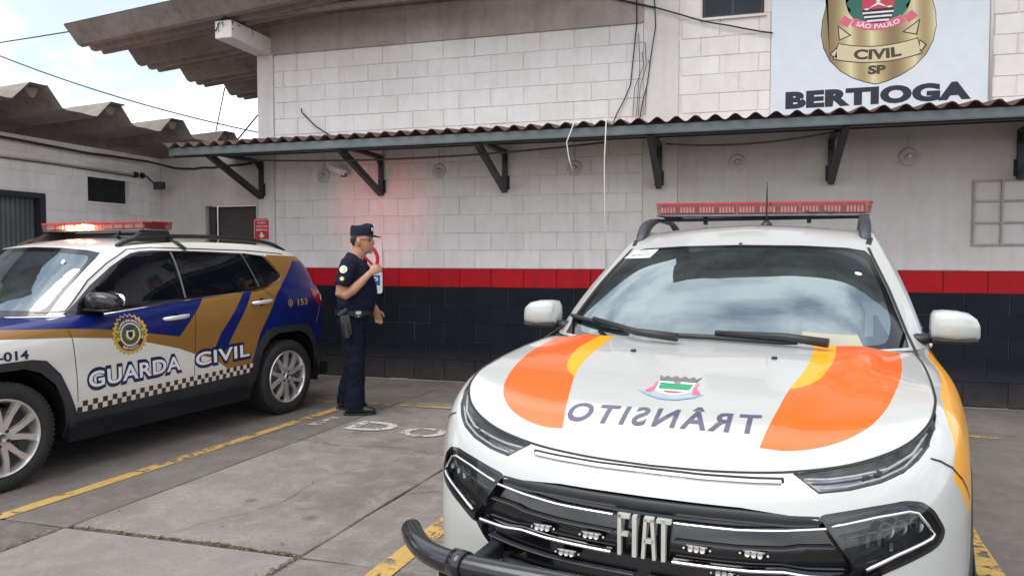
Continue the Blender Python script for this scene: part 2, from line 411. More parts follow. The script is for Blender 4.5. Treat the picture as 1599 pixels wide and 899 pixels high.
# ================================================================ the station wall
WY = 8.30
ZR = [.012, .255, .488, .701, .918, 1.137, 1.361, 1.574, 1.778, 1.995, 2.211, 2.433, 2.630, 2.837, 3.046, 3.247, 3.452, 3.645, 3.843, 4.058]
bl_cache = {}
def block_mesh(wd, ht, depth, key):
    k = (round(wd, 3), round(ht, 3), key)
    if k in bl_cache: return bl_cache[k]
    bm = bmesh.new(); b = .0055; g_ = .0020
    x0, x1, z0, z1 = g_, wd-g_, g_, ht-g_
    F = [bm.verts.new(v) for v in ((x0+b, -depth, z0+b), (x1-b, -depth, z0+b), (x1-b, -depth, z1-b), (x0+b, -depth, z1-b))]
    Bk = [bm.verts.new(v) for v in ((x0, 0.004, z0), (x1, .004, z0), (x1, .004, z1), (x0, .004, z1))]
    bm.faces.new(F)
    for i in range(4): bm.faces.new((Bk[i], Bk[(i+1) % 4], F[(i+1) % 4], F[i]))
    me = bpy.data.meshes.new('block'); fixn(bm); bm.to_mesh(me); bm.free(); me.materials.append(M[key]); bl_cache[k] = me; return me
def slab_y(bm, x0, x1, z0, z1, y0, y1, mi=0): bx(bm, x0, x1, y0, y1, z0, z1, mi=mi)
station = thing('station_building', 'white painted concrete block building with red and black bands behind the vehicles', 'building', (0, WY, 0))
bm = bmesh.new()
# core behind the blocks: local y=0 is the wall face
OPEN = (-.30, .33, 4.045, 4.9)
slab_y(bm, -5.82, -.30, 1.361, 4.70, .003, .25); slab_y(bm, .33, 4.6, 1.361, 7.0, .003, .25); slab_y(bm, -.30, .33, 1.361, 4.045, .003, .25); slab_y(bm, -.30, .33, 4.9, 7.0, .003, .25); slab_y(bm, -.93, -.30, 4.70, 7.0, .003, .25)
slab_y(bm, -5.82, 4.6, 1.137, 1.361, .003, .25, 1); slab_y(bm, -5.82, 4.6, -.05, 1.137, .003, .25, 2)
slab_y(bm, 4.6, 4.8, 0, 7.0, .003, 6); slab_y(bm, -5.82, -5.6, 2.5, 4.5, .25, 6); slab_y(bm, -5.82, 4.8, 0, 4.5, 5.8, 6)
from_bm('wall', bm, [M['mortar_w'], M['mortar_r'], M['mortar_b']], station)
rb = random.Random(5)
blocks = []
def row_blocks(x0, x1, r, key, base=-5.25, step=.395):
    off = 0 if (19-1-r) % 2 == 0 else step/2
    k0 = math.floor((x0-base-off)/step)-1; x = base+off+k0*step
    while x < x1:
        a, b_ = max(x, x0), min(x+step, x1)
        if b_-a > .05: blocks.append((a, b_, ZR[r], ZR[r+1], key))
        x += step
for r in range(0, 5): row_blocks(-5.60, 4.6, r, 'black_wall')
row_blocks(-5.60, 4.6, 5, 'red_wall')
for r in range(6, 19): row_blocks(-5.585, -.92, r, 'white_wall')
for r in range(13, 19): row_blocks(-.54, .40, r, 'white_wall'); row_blocks(2.43, 4.0, r, 'white_wall')
def seen(b_):
    x = (b_[0]+b_[1])/2; z = b_[3]
    if z < 1.45 and -1.45 < x < 1.9: return 0
    if z < 1.3 and x < -4.95: return 0
    if x > 2.75: return 0
    if 2.62 < z < 2.90: return 1
    return 2
blocks.sort(key=seen, reverse=True)
rest = bmesh.new()
for i, (a, b_, z0, z1, key) in enumerate(blocks):
    dep = .0055
    if i < 298 and seen((a, b_, z0, z1)) > 0:
        ob = bpy.data.objects.new('block', block_mesh(b_-a, z1-z0, dep, key)); COL.objects.link(ob); ob.parent = station
        ob.location = (a+rb.uniform(-.0015, .0015), rb.uniform(-.0022, .0016), z0+rb.uniform(-.001, .001)); ob.rotation_euler = (rb.uniform(-.004, .004), 0, rb.uniform(-.003, .003))
    else:
        me = block_mesh(b_-a, z1-z0, dep, key); off = len(rest.verts); mi = {'white_wall': 0, 'red_wall': 1, 'black_wall': 2}[key]
        vv = [rest.verts.new((v.co.x+a, v.co.y, v.co.z+z0)) for v in me.vertices]
        for p_ in me.polygons: rest.faces.new([vv[q] for q in p_.vertices]).material_index = mi
print('blocks', len(blocks))
tag(from_bm('block', rest, [M['white_wall'], M['red_wall'], M['black_wall']], station), kind='stuff')
# columns, ring beam, plaster fields
bm = bmesh.new(); slab_y(bm, -5.82, -5.592, 0.0, 4.07, -.022, .0); from_bm('column', bm, M['plaster'], station)
rq = random.Random(9); bm = bmesh.new()
x_ = -5.58
while x_ < 4.5:
    w_ = rq.uniform(.05, .4); h_ = rq.uniform(.003, .016)
    prism(bm, [(0, -.002), (-rq.uniform(.012, .035), -.002), (0, h_)], x_, x_+w_, lambda u, v, h: (h, u, v)); x_ += w_
fixn(bm); from_bm('skirting', bm, M['slab'], station)
bm = bmesh.new(); slab_y(bm, -.915, -.545, 1.365, 7.0, -.014, .0); from_bm('column', bm, M['plaster'], station)
bm = bmesh.new(); slab_y(bm, -5.82, -.918, 4.074, 4.72, -.020, .0); bx(bm, -5.6, -.93, -.026, -.02, 4.060, 4.074); from_bm('ring_beam', bm, M['stained'], station)
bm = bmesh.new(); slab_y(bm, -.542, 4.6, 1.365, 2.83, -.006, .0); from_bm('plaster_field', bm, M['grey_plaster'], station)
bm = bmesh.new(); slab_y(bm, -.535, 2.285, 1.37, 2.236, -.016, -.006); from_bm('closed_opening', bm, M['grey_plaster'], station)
bm = bmesh.new(); slab_y(bm, .405, 2.43, 3.0, 7.0, -.003, .0); slab_y(bm, 2.43, 4.6, 4.058, 7.0, -.004, 0); slab_y(bm, -.54, -.31, 4.058, 7.0, -.004, 0); slab_y(bm, .34, .405, 4.058, 7.0, -.004, 0); from_bm('plaster_field', bm, M['plaster'], station)
# small window high up
fr = bmesh.new()
for q in ((-.30, -.265, 4.05, 4.9), (.295, .33, 4.05, 4.9), (-.265, .295, 4.05, 4.085), (-.265, .295, 4.865, 4.9), (.0, .025, 4.085, 4.865)): bx(fr, q[0], q[1], .05, .09, q[2], q[3])
wf = from_bm('window', fr, M['steel_dark'], station)
bm = bmesh.new(); bx(bm, -.266, .296, .066, .072, 4.084, 4.866); from_bm('pane', bm, M['glass_dark'], wf)
bm = bmesh.new(); bx(bm, -.32, .35, -.03, .05, 4.02, 4.046); from_bm('sill', bm, M['plaster'], wf)
# barred opening at the right, bars painted over
wf = bmesh.new()
for z in (1.62, 1.835, 2.045, 2.243): bx(wf, 2.30, 3.4, -.028, -.010, z-.010, z+.010)
for x in (2.31, 2.55, 2.79, 3.03, 3.27): bx(wf, x-.009, x+.009, -.034, -.016, 1.61, 2.25)
bars = from_bm('window_grille', wf, simple('grille_paint', (.34, .30, .29), .6, var=.3), station)
# left return of the station under the canopy: the annex front with a door
annex = thing('annex_building', 'low white block annex with ribbed gate at the left, behind the patrol car', 'building', (-7.386, WY, 0))
bm = bmesh.new()   # local: x right from the corner, y=0 wall face
bx(bm, 0, .67, .03, .2, 0, 2.82); bx(bm, 1.505, 1.57, .03, .2, 0, 2.82); bx(bm, .67, 1.505, .03, .2, 2.195, 2.82)
bx(bm, -6, 1.5, 3.0, 3.2, 0, 2.7)
from_bm('front_wall', bm, M['grey_plaster'], annex)
bm = bmesh.new(); bx(bm, .655, .71, .015, .06, 0, 2.20); bx(bm, 1.49, 1.507, .02, .06, 0, 2.20); bx(bm, .71, 1.49, .015, .06, 2.17, 2.20)
d = from_bm('door_frame', bm, M['grey_plaster'], annex)
bm = bmesh.new(); bx(bm, .71, .80, .10, .14, 0, 2.17); bx(bm, .80, 1.49, .16, .2, 0, 2.17)
dd = from_bm('door', bm, M['wood_dark'], annex); bm = bmesh.new(); bx(bm, .77, .79, .07, .1, 1.70, 1.78, .004); from_bm('handle', bm, M['steel_dark'], dd)
# side wall: faces +x, runs towards the camera.  local x=0 face
bm = bmesh.new()
def wall_x(y0, y1, z0, z1): bx(bm, -.2, -.004, y0, y1, z0, z1)
WY0, WY1, WZ0, WZ1 = 7.10-WY, 7.785-WY, 2.15, 2.483; GY = 6.545-WY
wall_x(WY1, .2, 0, 2.82); wall_x(WY0, WY1, 0, WZ0); wall_x(WY0, WY1, WZ1, 2.82); wall_x(GY, WY0, 0, 2.82); wall_x(-5.6, GY, 2.21, 2.82); wall_x(-8, -5.6, 0, 2.82)
from_bm('side_wall', bm, M['plaster'], annex)
za = [0]+[.203*k for k in range(1, 14)]+[2.82]
for r in range(len(za)-1):
    y = .0 if r % 2 else -.2
    while y > -3.4:
        a, b_ = y-.395, y; z0, z1 = za[r], za[r+1]
        y -= .395
        segs = [(a, b_)]
        if z1 > WZ0 and z0 < WZ1: segs = [(max(a, WY1), b_), (a, min(b_, WY0))]
        if z0 < 2.21: segs = [(max(p, GY), q) for p, q in segs]
        for p, q in segs:
            if q > 0: q = 0
            if q-p < .06: continue
            ob = bpy.data.objects.new('block', block_mesh(q-p, z1-z0, .0022, 'white_wall')); COL.objects.link(ob); ob.parent = annex
            ob.location = (-.003+rb.uniform(-.001, .001), p, z0); ob.rotation_euler = (0, 0, PI/2)
bm = bmesh.new()
for (y0, y1, z0, z1) in ((WY0, WY0+.02, WZ0, WZ1), (WY1-.02, WY1, WZ0, WZ1), (WY0+.02, WY1-.02, WZ0, WZ0+.02), (WY0+.02, WY1-.02, WZ1-.02, WZ1)): bx(bm, -.09, .008, y0, y1, z0, z1)
wn = from_bm('window', bm, M['white_plastic'], annex)
bm = bmesh.new(); bx(bm, -.075, -.06, WY0+.01, WY1-.01, WZ0+.01, WZ1-.01); from_bm('pane', bm, M['glass_dark'], wn)
# ribbed roller gate
bm = bmesh.new()
bx(bm, -.12, .01, GY-.07, GY, 0, 2.21); bx(bm, -.12, .01, -5.6, GY-.07, 2.15, 2.21)
gt = from_bm('gate_frame', bm, M['steel_dark'], annex)
M['gate'] = simple('grey_gate_sheet', (.12, .135, .135), .5, .3, var=.3, vs=3)
for k in range(34):
    y1_ = GY-.075-.058*k; bm = bmesh.new()
    prism(bm, [(0, -.09), (.012, -.065), (.04, -.065), (.052, -.09), (.052, -.10), (0, -.10)], 0, 2.15, lambda u, v, h: (v, y1_-u, h)); fixn(bm)
    from_bm('gate_slat', bm, M['gate'], annex)

# ================================================================ roofs of big fibre-cement channels
def channel_sheet(name, y0, x0, x1, zf, parent, prof, th=.012, nx=10, mats=None):
    """one channel-shaped roof sheet; profile [(dy, dz)] along y, extruded along x; zf(x,y)"""
    bm = bmesh.new(); U = []; D = []
    for i in range(nx+1):
        x = x0+(x1-x0)*i/nx
        U.append([bm.verts.new((x, y0+a, zf(x, y0+a)+b_+th)) for a, b_ in prof]); D.append([bm.verts.new((x, y0+a, zf(x, y0+a)+b_)) for a, b_ in prof])
    n = len(prof)
    for i in range(nx):
        for k in range(n-1):
            bm.faces.new((U[i][k], U[i+1][k], U[i+1][k+1], U[i][k+1])); bm.faces.new((D[i][k], D[i][k+1], D[i+1][k+1], D[i+1][k]))
    for i in (0, nx):
        for k in range(n-1):
            f = bm.faces.new((U[i][k], U[i][k+1], D[i][k+1], D[i][k])); f.material_index = 1
    for k in (0, n-1):
        for i in range(nx):
            f = bm.faces.new((U[i][k], D[i][k], D[i+1][k], U[i+1][k])); f.material_index = 1
    fixn(bm)
    return from_bm(name, bm, [M['fibro'], M['fibro_edge']], parent)
PRU = [(0, .20), (.20, .012), (.27, 0), (.30, .045), (.37, .045), (.40, 0), (.47, .0), (.50, .042), (.55, .042), (.585, 0), (.62, .003), (.985, .19)]
roofU = thing('upper_roof', 'overhanging grey fibre cement roof above the station wall, top left', 'roof')
for k in range(6): channel_sheet('roof_sheet', 7.22+k*.968, -7.79, -.85, lambda x, y: 4.115+(x+7.79)*.085, roofU, PRU)
PRL = [(0, .205), (.17, .012), (.22, 0), (.38, .006), (.54, 0), (.60, .008), (.79, .20), (.985, .205)]
roofL = thing('annex_roof', 'wavy grey fibre cement roof of the low annex at the left edge', 'roof')
for k in range(6): channel_sheet('roof_sheet', 3.90+k*.965-.003, -11.5, -6.55+.02*((k*7) % 3), lambda x, y: 2.98+(x+6.6)*.055, roofL, PRL)
# mortar plugs in the crests of the annex roof
for k in range(5):
    yc = 3.90+k*.965+.965*1.0; bm = bmesh.new(); rr = random.Random(k)
    pts = [(-.17, 3.17), (.0, 3.178)]+[(.0-.17*t, 3.178-(.10 if 0 < t < 1 else 0)*math.sin(PI*t)-rr.uniform(0, .015)) for t in (.15, .3, .45, .6, .75, .9)]
    prism(bm, pts, -6.62, -6.70, lambda u, v, h: (h, yc+u, v)); fixn(bm); from_bm('mortar_plug', bm, M['fibro'], roofL)
roofR = thing('high_roof', 'second fibre cement roof higher up over the right part of the station', 'roof')
for k in range(5): channel_sheet('roof_sheet', 6.9+k*.968, -1.25, 7.0, lambda x, y: 5.75+(x+1.25)*.06, roofR, PRU)
bm = bmesh.new(); bx(bm, -.93, 4.7, WY+.0, WY+.2, 5.6, 5.78); from_bm('wall_plate', bm, M['steel_dark'], roofR)
# cantilever beam at the corner column, with its white end
bm = bmesh.new(); bx(bm, -.115, .115, -.79, 0, 0, .205, .006)
bmm = from_bm('beam', bm, M['plaster']); bmm.location = (-5.72, WY-.022, 4.062)
bmm.parent = station; bmm.location = (-5.72, -.022, 4.062); bmm.name = 'cantilever_beam'
# eave timber under the upper roof
bm = bmesh.new(); bx(bm, -7.6, -.9, -.05, .0, 4.50, 4.56); bx(bm, -7.6, -.9, -.62, -.56, 4.34, 4.40)
from_bm('purlin', bm, M['fibro'], station)

# ================================================================ canopy
can = thing('canopy', 'long narrow canopy of red corrugated sheets on dark steel brackets along the wall', 'canopy', (0, WY, 0))
CX0, CX1, CYF, ZF = -6.27, 4.6, -1.10, 2.68
bm = bmesh.new()
bx(bm, CX0, CX1, CYF, CYF+.035, ZF, ZF+.082, .003); bx(bm, CX0, CX1, CYF+.035, CYF+.05, ZF+.07, ZF+.082)
bx(bm, CX0, CX1, CYF, CYF+.045, ZF-.006, ZF+.0)
fa = from_bm('fascia', bm, M['fascia'], can)
bm = bmesh.new(); bx(bm, CX0+.02, CX1, CYF+.06, CYF+.10, ZF-.02, ZF+.055); bx(bm, CX0+.02, CX1, -.05, -.01, 2.80, 2.86); bx(bm, CX0+.02, CX1, -.6, -.56, ZF+.06, ZF+.12)
from_bm('rafter', bm, M['steel_dark'], can)
# corrugated sheets, ~1.06 m wide each
PITCHW = .177
def corr(x): return .026*math.sin(2*PI*x/PITCHW)
nsh = 11; wS = 6*PITCHW
for s in range(nsh):
    xs = CX0-.06+s*wS; xe_ = min(xs+wS+.03, CX1+.4); bm = bmesh.new(); N = 6*10+2; lift = .004*(s % 2)
    sk = rb.uniform(-.006, .006); ov = rb.uniform(-.015, .012); rows_ = []
    for jj, yy in enumerate((CYF-.035+ov, -.55, -.002)):
        rows_.append([(xs+(xe_-xs)*i/N, yy, ZF+.112+(yy-CYF)*.115+corr(xs+(xe_-xs)*i/N)+lift+sk*(i/N)) for i in range(N+1)])
    U = [[bm.verts.new((x, y, z+.007)) for x, y, z in r] for r in rows_]; Dn = [[bm.verts.new(v) for v in r] for r in rows_]
    for j in range(2):
        for i in range(N):
            for G_, rev in ((U, 0), (Dn, 1)):
                q = [G_[j][i], G_[j][i+1], G_[j+1][i+1], G_[j+1][i]]
                f = bm.faces.new(q[::-1] if rev else q); f.smooth = True
    for i in range(N): bm.faces.new((U[0][i], Dn[0][i], Dn[0][i+1], U[0][i+1]))
    from_bm('corrugated_sheet', bm, M['tile_red'], can)
for xb in (-5.77, -4.08, -2.50, -.74, 1.00, 2.69):
    bm = bmesh.new()
    bx(bm, xb-.03, xb+.03, -.062, -.024, 2.25, 2.72, .003)
    tube_ = [( -.05, 2.27), (CYF+.05, ZF+.0)]
    # diagonal channel
    (ya, zaa), (yb, zb) = tube_; L_ = math.hypot(yb-ya, zb-zaa); ang = math.atan2(zb-zaa, yb-ya)
    Mx = Matrix.Translation((xb, ya, zaa)) @ Matrix.Rotation(ang, 4, 'X')
    bx(bm, -.03, .03, 0, L_, -.035, .035, .003, M=Mx)
    bx(bm, xb-.028, xb+.028, CYF+.05, -.06, ZF+.005, ZF+.055, .003)
    bx(bm, xb-.05, xb+.05, -.024, -.016, 2.28, 2.44); prism(bm, [(-.06, 2.72), (-.16, 2.68), (-.06, 2.58)], xb-.012, xb+.012, lambda u, v, h: (h, u, v)); fixn(bm)
    from_bm('bracket', bm, M['steel_dark'], can)

# ================================================================ signs on the wall
def gold_mat():
    m, t, b = NT('gold_print'); p = pos(t)
    wv = t.nodes.new('ShaderNodeTexWave'); wv.inputs['Scale'].default_value = .55; wv.inputs['Distortion'].default_value = 1.0; wv.inputs['Detail'].default_value = 0
    wv.inputs['Phase Offset'].default_value = 1.2
    lnk(t, p, wv.inputs['Vector'])
    c = ramp(t, wv.outputs['Fac'], [(0, (.25, .17, .08)), (.45, (.52, .42, .22)), (.75, (.70, .62, .38)), (1, (.38, .28, .13))]); lnk(t, c, b.inputs['Base Color']); b.inputs['Roughness'].default_value = .55
    return m
M['gold_print'] = gold_mat()
def flat(name, c, r=.55): M[name] = simple(name, c, r, var=.05); return M[name]
flat('sign_white', (.66, .70, .74)); flat('ink_navy', (.012, .010, .030)); flat('ink_brown', (.07, .035, .02)); flat('ink_red', (.55, .05, .08)); flat('ink_green', (.02, .14, .11)); flat('ink_white', (.78, .78, .78)); flat('ink_black', (.012, .012, .014)); flat('ink_gold_pale', (.62, .54, .34)); flat('sign_red', (.58, .02, .03)); flat('ink_blue', (.02, .10, .42)); flat('ink_pink', (.7, .12, .2))
sg = thing('police_sign', 'large white wall sign with gold shield reading CIVIL SP and BERTIOGA', 'sign', (0, WY, 0))
bm = bmesh.new(); bx(bm, .405, 2.405, -.016, -.004, 2.98, 5.2); from_bm('board', bm, M['sign_white'], sg)
bm = bmesh.new(); tube(bm, [(2.425, -.022, 2.9), (2.425, -.022, 5.3)], .014, 8); from_bm('edge_pipe', bm, M['plaster'], sg)
def print_(name, mat, fn, y): 
    bm = bmesh.new(); fn(bm); 
    for v in bm.verts: v.co.y = y
    for f in bm.faces:
        f.normal_update()
        if f.normal.y > 0: f.normal_flip()
    return from_bm(name, bm, mat, sg)
def poly(bm, pts):
    f = bm.faces.new([bm.verts.new((x, 0, z)) for x, z in pts]); bmesh.ops.triangulate(bm, faces=[f])
sx, k_ = 1.415, 1.0
half = [(0, 3.245), (.10, 3.27), (.22, 3.32), (.34, 3.40), (.44, 3.51), (.50, 3.64), (.525, 3.78), (.515, 3.92), (.49, 4.02), (.47, 4.15), (.50, 4.30), (.46, 4.42), (.3, 4.50), (.12, 4.47), (0, 4.55)]
full = [(sx+x, z) for x, z in half]+[(sx-x, z) for x, z in half[::-1][1:-1]]
def grow(P, d, c=(sx, 3.9)): return [(c[0]+(x-c[0])*(1+d), c[1]+(z-c[1])*(1+d)) for x, z in P]
print_('shield_outline', M['ink_navy'], lambda b: poly(b, grow(full, .012)), -.0175)
print_('shield', M['gold_print'], lambda b: poly(b, full), -.0190)
def arc_band(b, cx, cz, r0, r1, a0, a1, n=16):
    A = [(cx+r0*math.sin(rad(a0+(a1-a0)*i/n)), cz-r0*math.cos(rad(a0+(a1-a0)*i/n))) for i in range(n+1)]
    B = [(cx+r1*math.sin(rad(a0+(a1-a0)*i/n)), cz-r1*math.cos(rad(a0+(a1-a0)*i/n))) for i in range(n+1)]
    for i in range(n): b.faces.new([b.verts.new((x, 0, z)) for x, z in (A[i], A[i+1], B[i+1], B[i])])
# lower gold ribbon
print_('ribbon_outline', M['ink_brown'], lambda b: (arc_band(b, sx, 4.88, 1.255, 1.425, -16.9, 16.9), poly(b, [(sx-.36, 3.70), (sx-.375, 3.86), (sx-.24, 3.745)]), poly(b, [(sx+.36, 3.70), (sx+.385, 3.86), (sx+.22, 3.74)]), poly(b, [(sx-.37, 3.50), (sx-.45, 3.57), (sx-.38, 3.64)]), poly(b, [(sx+.38, 3.50), (sx+.45, 3.60), (sx+.38, 3.66)])), -.0200)
print_('ribbon', M['ink_gold_pale'], lambda b: (arc_band(b, sx, 4.88, 1.265, 1.415, -16.5, 16.5),), -.0210)
for q_ in ([(sx-.350, 3.715), (sx-.362, 3.835), (sx-.262, 3.748)], [(sx+.348, 3.715), (sx+.370, 3.835), (sx+.245, 3.744)], [(sx-.373, 3.52), (sx-.43, 3.57), (sx-.380, 3.62)], [(sx+.385, 3.525), (sx+.43, 3.60), (sx+.385, 3.64)]): print_('ribbon_tail', M['ink_gold_pale'], lambda b: poly(b, q_), -.0210)
def arc_text(b, s, cx, cz, r, H, a0, a1, bold=.02):
    v, f = text2d(s, bold); wd = v[:, 0].max()
    vs = []
    for x, y in v:
        a = rad(a0+(a1-a0)*x/wd); rr = r-y*H; vs.append(b.verts.new((cx+rr*math.sin(a), 0, cz-rr*math.cos(a))))
    for q in f:
        try: b.faces.new([vs[i] for i in q])
        except ValueError: pass
print_('word_civil', M['ink_brown'], lambda b: arc_text(b, 'CIVIL', sx, 4.88, 1.385, .095, -9.3, 9.3, .045), -.0220)
print_('word_sp', M['ink_brown'], lambda b: text_bm(b, 'SP', .165, .082, lambda u, v: (sx-.083+u, 0, 3.348+v), bold=.05), -.0210)
print_('word_bertioga', M['ink_navy'], lambda b: text_bm(b, 'BERTIOGA', 1.71, .158, lambda u, v: (.551+u, 0, 3.052+v+u*.004), bold=.065, sp=1.08), -.0175)
# coat of arms: laurel branches, red shield with bars, red ribbon
print_('laurel', M['ink_green'], lambda b: [poly(b, [(sx+s*x, z) for x, z in ((.10, 3.83), (.20, 3.88), (.27, 3.97), (.25, 4.0), (.30, 4.06), (.27, 4.10), (.31, 4.18), (.24, 4.25), (.13, 4.25))]) for s in (-1, 1)], -.0200)
print_('arms_shield', M['ink_red'], lambda b: poly(b, [(sx-.145, 3.97), (sx-.15, 4.3), (sx+.15, 4.3), (sx+.145, 3.97), (sx+.10, 3.87), (sx, 3.83), (sx-.10, 3.87)]), -.0210)
print_('black_bars', M['ink_black'], lambda b: [poly(b, [(sx-w_, z), (sx+w_, z), (sx+w_, z+.026), (sx-w_, z+.026)]) for w_, z in ((.142, 3.965), (.135, 3.925), (.115, 3.885))]+[poly(b, [(sx-.06, 3.85), (sx+.06, 3.85), (sx+.08, 3.86), (sx-.08, 3.86)])], -.0218)
print_('white_bars', M['ink_white'], lambda b: [poly(b, [(sx-w_, z), (sx+w_, z), (sx+w_, z+.018), (sx-w_, z+.018)]) for w_, z in ((.142, 3.946), (.128, 3.906), (.10, 3.866))]+[poly(b, [(sx-.085, 4.0), (sx, 4.06), (sx+.085, 4.0), (sx, 4.03)]), poly(b, [(sx-.13, 4.0), (sx-.08, 4.0), (sx-.09, 3.985), (sx-.12, 3.985)]), poly(b, [(sx+.08, 4.01), (sx+.13, 4.01), (sx+.12, 3.995), (sx+.09, 3.995)]), poly(b, [(sx-.02, 4.06), (sx+.02, 4.06), (sx+.0, 4.14)])], -.0225)
print_('red_ribbon', M['ink_pink'], lambda b: (arc_band(b, sx, 4.28, .42, .50, -30, 30, 18), arc_band(b, sx, 4.28, .45, .53, 32, 43, 6), arc_band(b, sx, 4.28, .45, .53, -43, -32, 6)), -.0215)
print_('word_sao_paulo', M['ink_white'], lambda b: arc_text(b, 'S\u00c3O PAULO', sx, 4.28, .485, .045, -25, 25, .02), -.0225)
# small red sign by the door
s2 = thing('access_sign', 'small red wall sign with white text and arrow beside the annex door', 'sign', (-5.775, WY-.03, 1.72))
bm = bmesh.new(); bx(bm, -.115, .115, -.008, 0, 0, .255, .002); from_bm('plate', bm, M['ink_white'], s2)
bm = bmesh.new(); bx(bm, -.107, .107, -.0095, -.008, .006, .249); bx(bm, -.10, .10, -.0095, -.008, .257, .270); from_bm('red_field', bm, M['sign_red'], s2)
def flatY(bm, y):
    for v in bm.verts: v.co.y = y
bm = bmesh.new()
for i, s in enumerate(('AVISO', 'VAGAS SOB', 'RESERVA')): text_bm(bm, s, (.13, .17, .17)[i], .026, lambda u, v: ((-.065, -.085, -.085)[i]+u, 0, .205-.045*i+v), bold=.01)
poly(bm, [(-.02, .09), (.02, .09), (.02, .06), (.05, .06), (0, .02), (-.05, .06), (-.02, .06)]); flatY(bm, -.0108); from_bm('print', bm, M['ink_white'], s2)
# no parking sign behind the officer
s3 = thing('no_parking_sign', 'white rounded wall plate with red ring and blue field behind the officer', 'sign', (-4.30, WY-.02, 1.03))
bm = bmesh.new()
pts = []
for cx_, cz_, a0 in ((.19, .05, -90), (.19, .62, 0), (-.19, .62, 90), (-.19, .05, 180)):
    pts += [(cx_+.03*math.cos(rad(a0+q)), cz_+.03*math.sin(rad(a0+q))) for q in (0, 30, 60, 90)]
prism(bm, pts, -.006, 0, lambda u, v, h: (u, h, v)); fixn(bm); from_bm('plate', bm, M['ink_white'], s3)
bm = bmesh.new(); arc_band(bm, .0, .44, .135, .185, 0, 360, 36); 
for v in bm.verts: v.co.y = -.0075
poly_a = [(-.09, .51), (-.07, .54), (.12, .37), (.10, .34)]
f = bm.faces.new([bm.verts.new((x, -.0075, z)) for x, z in poly_a]); from_bm('red_ring', bm, M['sign_red'], s3)
bm = bmesh.new(); f = bm.faces.new([bm.verts.new((x, -.0075, z)) for x, z in ((-.17, .12), (.19, .12), (.19, .245), (-.17, .245))]); from_bm('blue_field', bm, M['ink_blue'], s3)
bm = bmesh.new(); text_bm(bm, 'P', .07, .085, lambda u, v: (.095+u, 0, .14+v), bold=.03); flatY(bm, -.0088); from_bm('letter', bm, M['ink_white'], s3)

# ================================================================ small fittings and cables
def lamp_round(x, z, lab):
    t = thing('wall_lamp', lab, 'lamp', (x, WY-.008, z), group='round lamps under the canopy')
    bm = bmesh.new(); R_ = Matrix.Rotation(PI/2, 4, 'X')
    lathe(bm, [(.0, 0), (.085, 0), (.09, .012), (.07, .024), (.062, .016), (.0, .016)], 20, R_); from_bm('base', bm, M['grey_plaster'], t)
    bm = bmesh.new(); lathe(bm, [(.0, .075), (.02, .07), (.034, .05), (.03, .03), (.018, .016)], 14, R_); from_bm('bulb', bm, M['white_plastic'], t)
    bm = bmesh.new(); bx(bm, -.006, .006, -.008, 0, .08, .26); from_bm('conduit', bm, M['grey_plaster'], t)
for x, z, lab in ((-4.88, 2.51, 'round wall lamp left of the bullet camera under the canopy'), (-3.33, 2.52, 'round wall lamp between the second and third brackets from the left'), (-1.68, 2.50, 'round wall lamp left of the hanging white cable end'),
                  (.08, 2.50, 'round wall lamp above the pickup light bar'), (1.72, 2.50, 'round wall lamp under the BERTIOGA lettering, right of the upright bracket')): lamp_round(x, z, lab)
t = thing('security_camera', 'white bullet camera with dark lens under the canopy above the officer', 'camera', (-4.62, WY-.01, 2.52))
bm = bmesh.new(); Mx = Matrix.Translation((.0, -.13, .03)) @ Matrix.Rotation(rad(20), 4, 'Z') @ Matrix.Rotation(rad(18), 4, 'Y')
bx(bm, -.13, .12, -.035, .035, .012, .038, .006, 2, Mx); bx(bm, -.10, .10, -.028, .028, -.03, .018, .01, 2, Mx); o = from_bm('housing', bm, M['white_plastic'], t); sharp(o)
bm = bmesh.new(); bx(bm, .10, .112, -.022, .022, -.025, .012, .004, 1, Mx); from_bm('lens', bm, M['gloss_black'], t)
bm = bmesh.new(); tube(bm, [(.02, 0, .0), (.02, -.06, .0), (.01, -.11, .02)], .011, 8); bx(bm, -.02, .06, -.008, 0, -.03, .03, .003); from_bm('arm', bm, M['steel_dark'], t)
t = thing('security_camera', 'dark camera on an arm under the annex eave near the corner', 'camera', (-7.37, 8.0, 2.50))
bm = bmesh.new(); Mx = Matrix.Translation((.16, .08, -.07)) @ Matrix.Rotation(rad(-25), 4, 'Z'); bx(bm, -.05, .11, -.05, .05, -.05, .05, .015, 2, Mx); o = from_bm('housing', bm, M['steel_dark'], t); sharp(o)
bm = bmesh.new(); tube(bm, [(0, 0, .06), (.05, 0, .05), (.09, .02, -.0), (.14, .06, -.05)], .012, 8); lathe(bm, [(0, .03), (.035, .025), (.04, 0), (0, 0)], 12, Matrix.Translation((0, -.14, .06)) @ Matrix.Rotation(PI/2, 4, 'Y')); lathe(bm, [(0, .03), (.035, .025), (.04, 0), (0, 0)], 12, Matrix.Translation((0, -.03, .06)) @ Matrix.Rotation(PI/2, 4, 'Y')); from_bm('arm', bm, M['steel_dark'], t)
def sag(a, b, s, n=14):
    a, b = Vector(a), Vector(b); return [a.lerp(b, k/n)-Vector((0, 0, s*4*(k/n)*(1-k/n))) for k in range(n+1)]
def cable(name, pts, r, mat, lab, wob=0):
    bm = bmesh.new(); pts = [Vector(p) for p in pts]
    if wob:
        rr = random.Random(int(r*1e5)+len(pts)); pts = [p+Vector((rr.uniform(-wob, wob), rr.uniform(-.3, 0)*wob, rr.uniform(-wob, wob))) for p in pts]
    tube(bm, pts, r, 6); return tag(from_bm(name, bm, M[mat]), lab, 'cable')
cable('overhead_cable', sag((-16, 9.5, 4.95), (-7.75, 7.4, 4.30), .03), .008, 'cable', 'thin dark cable running from the left edge to the roof corner')
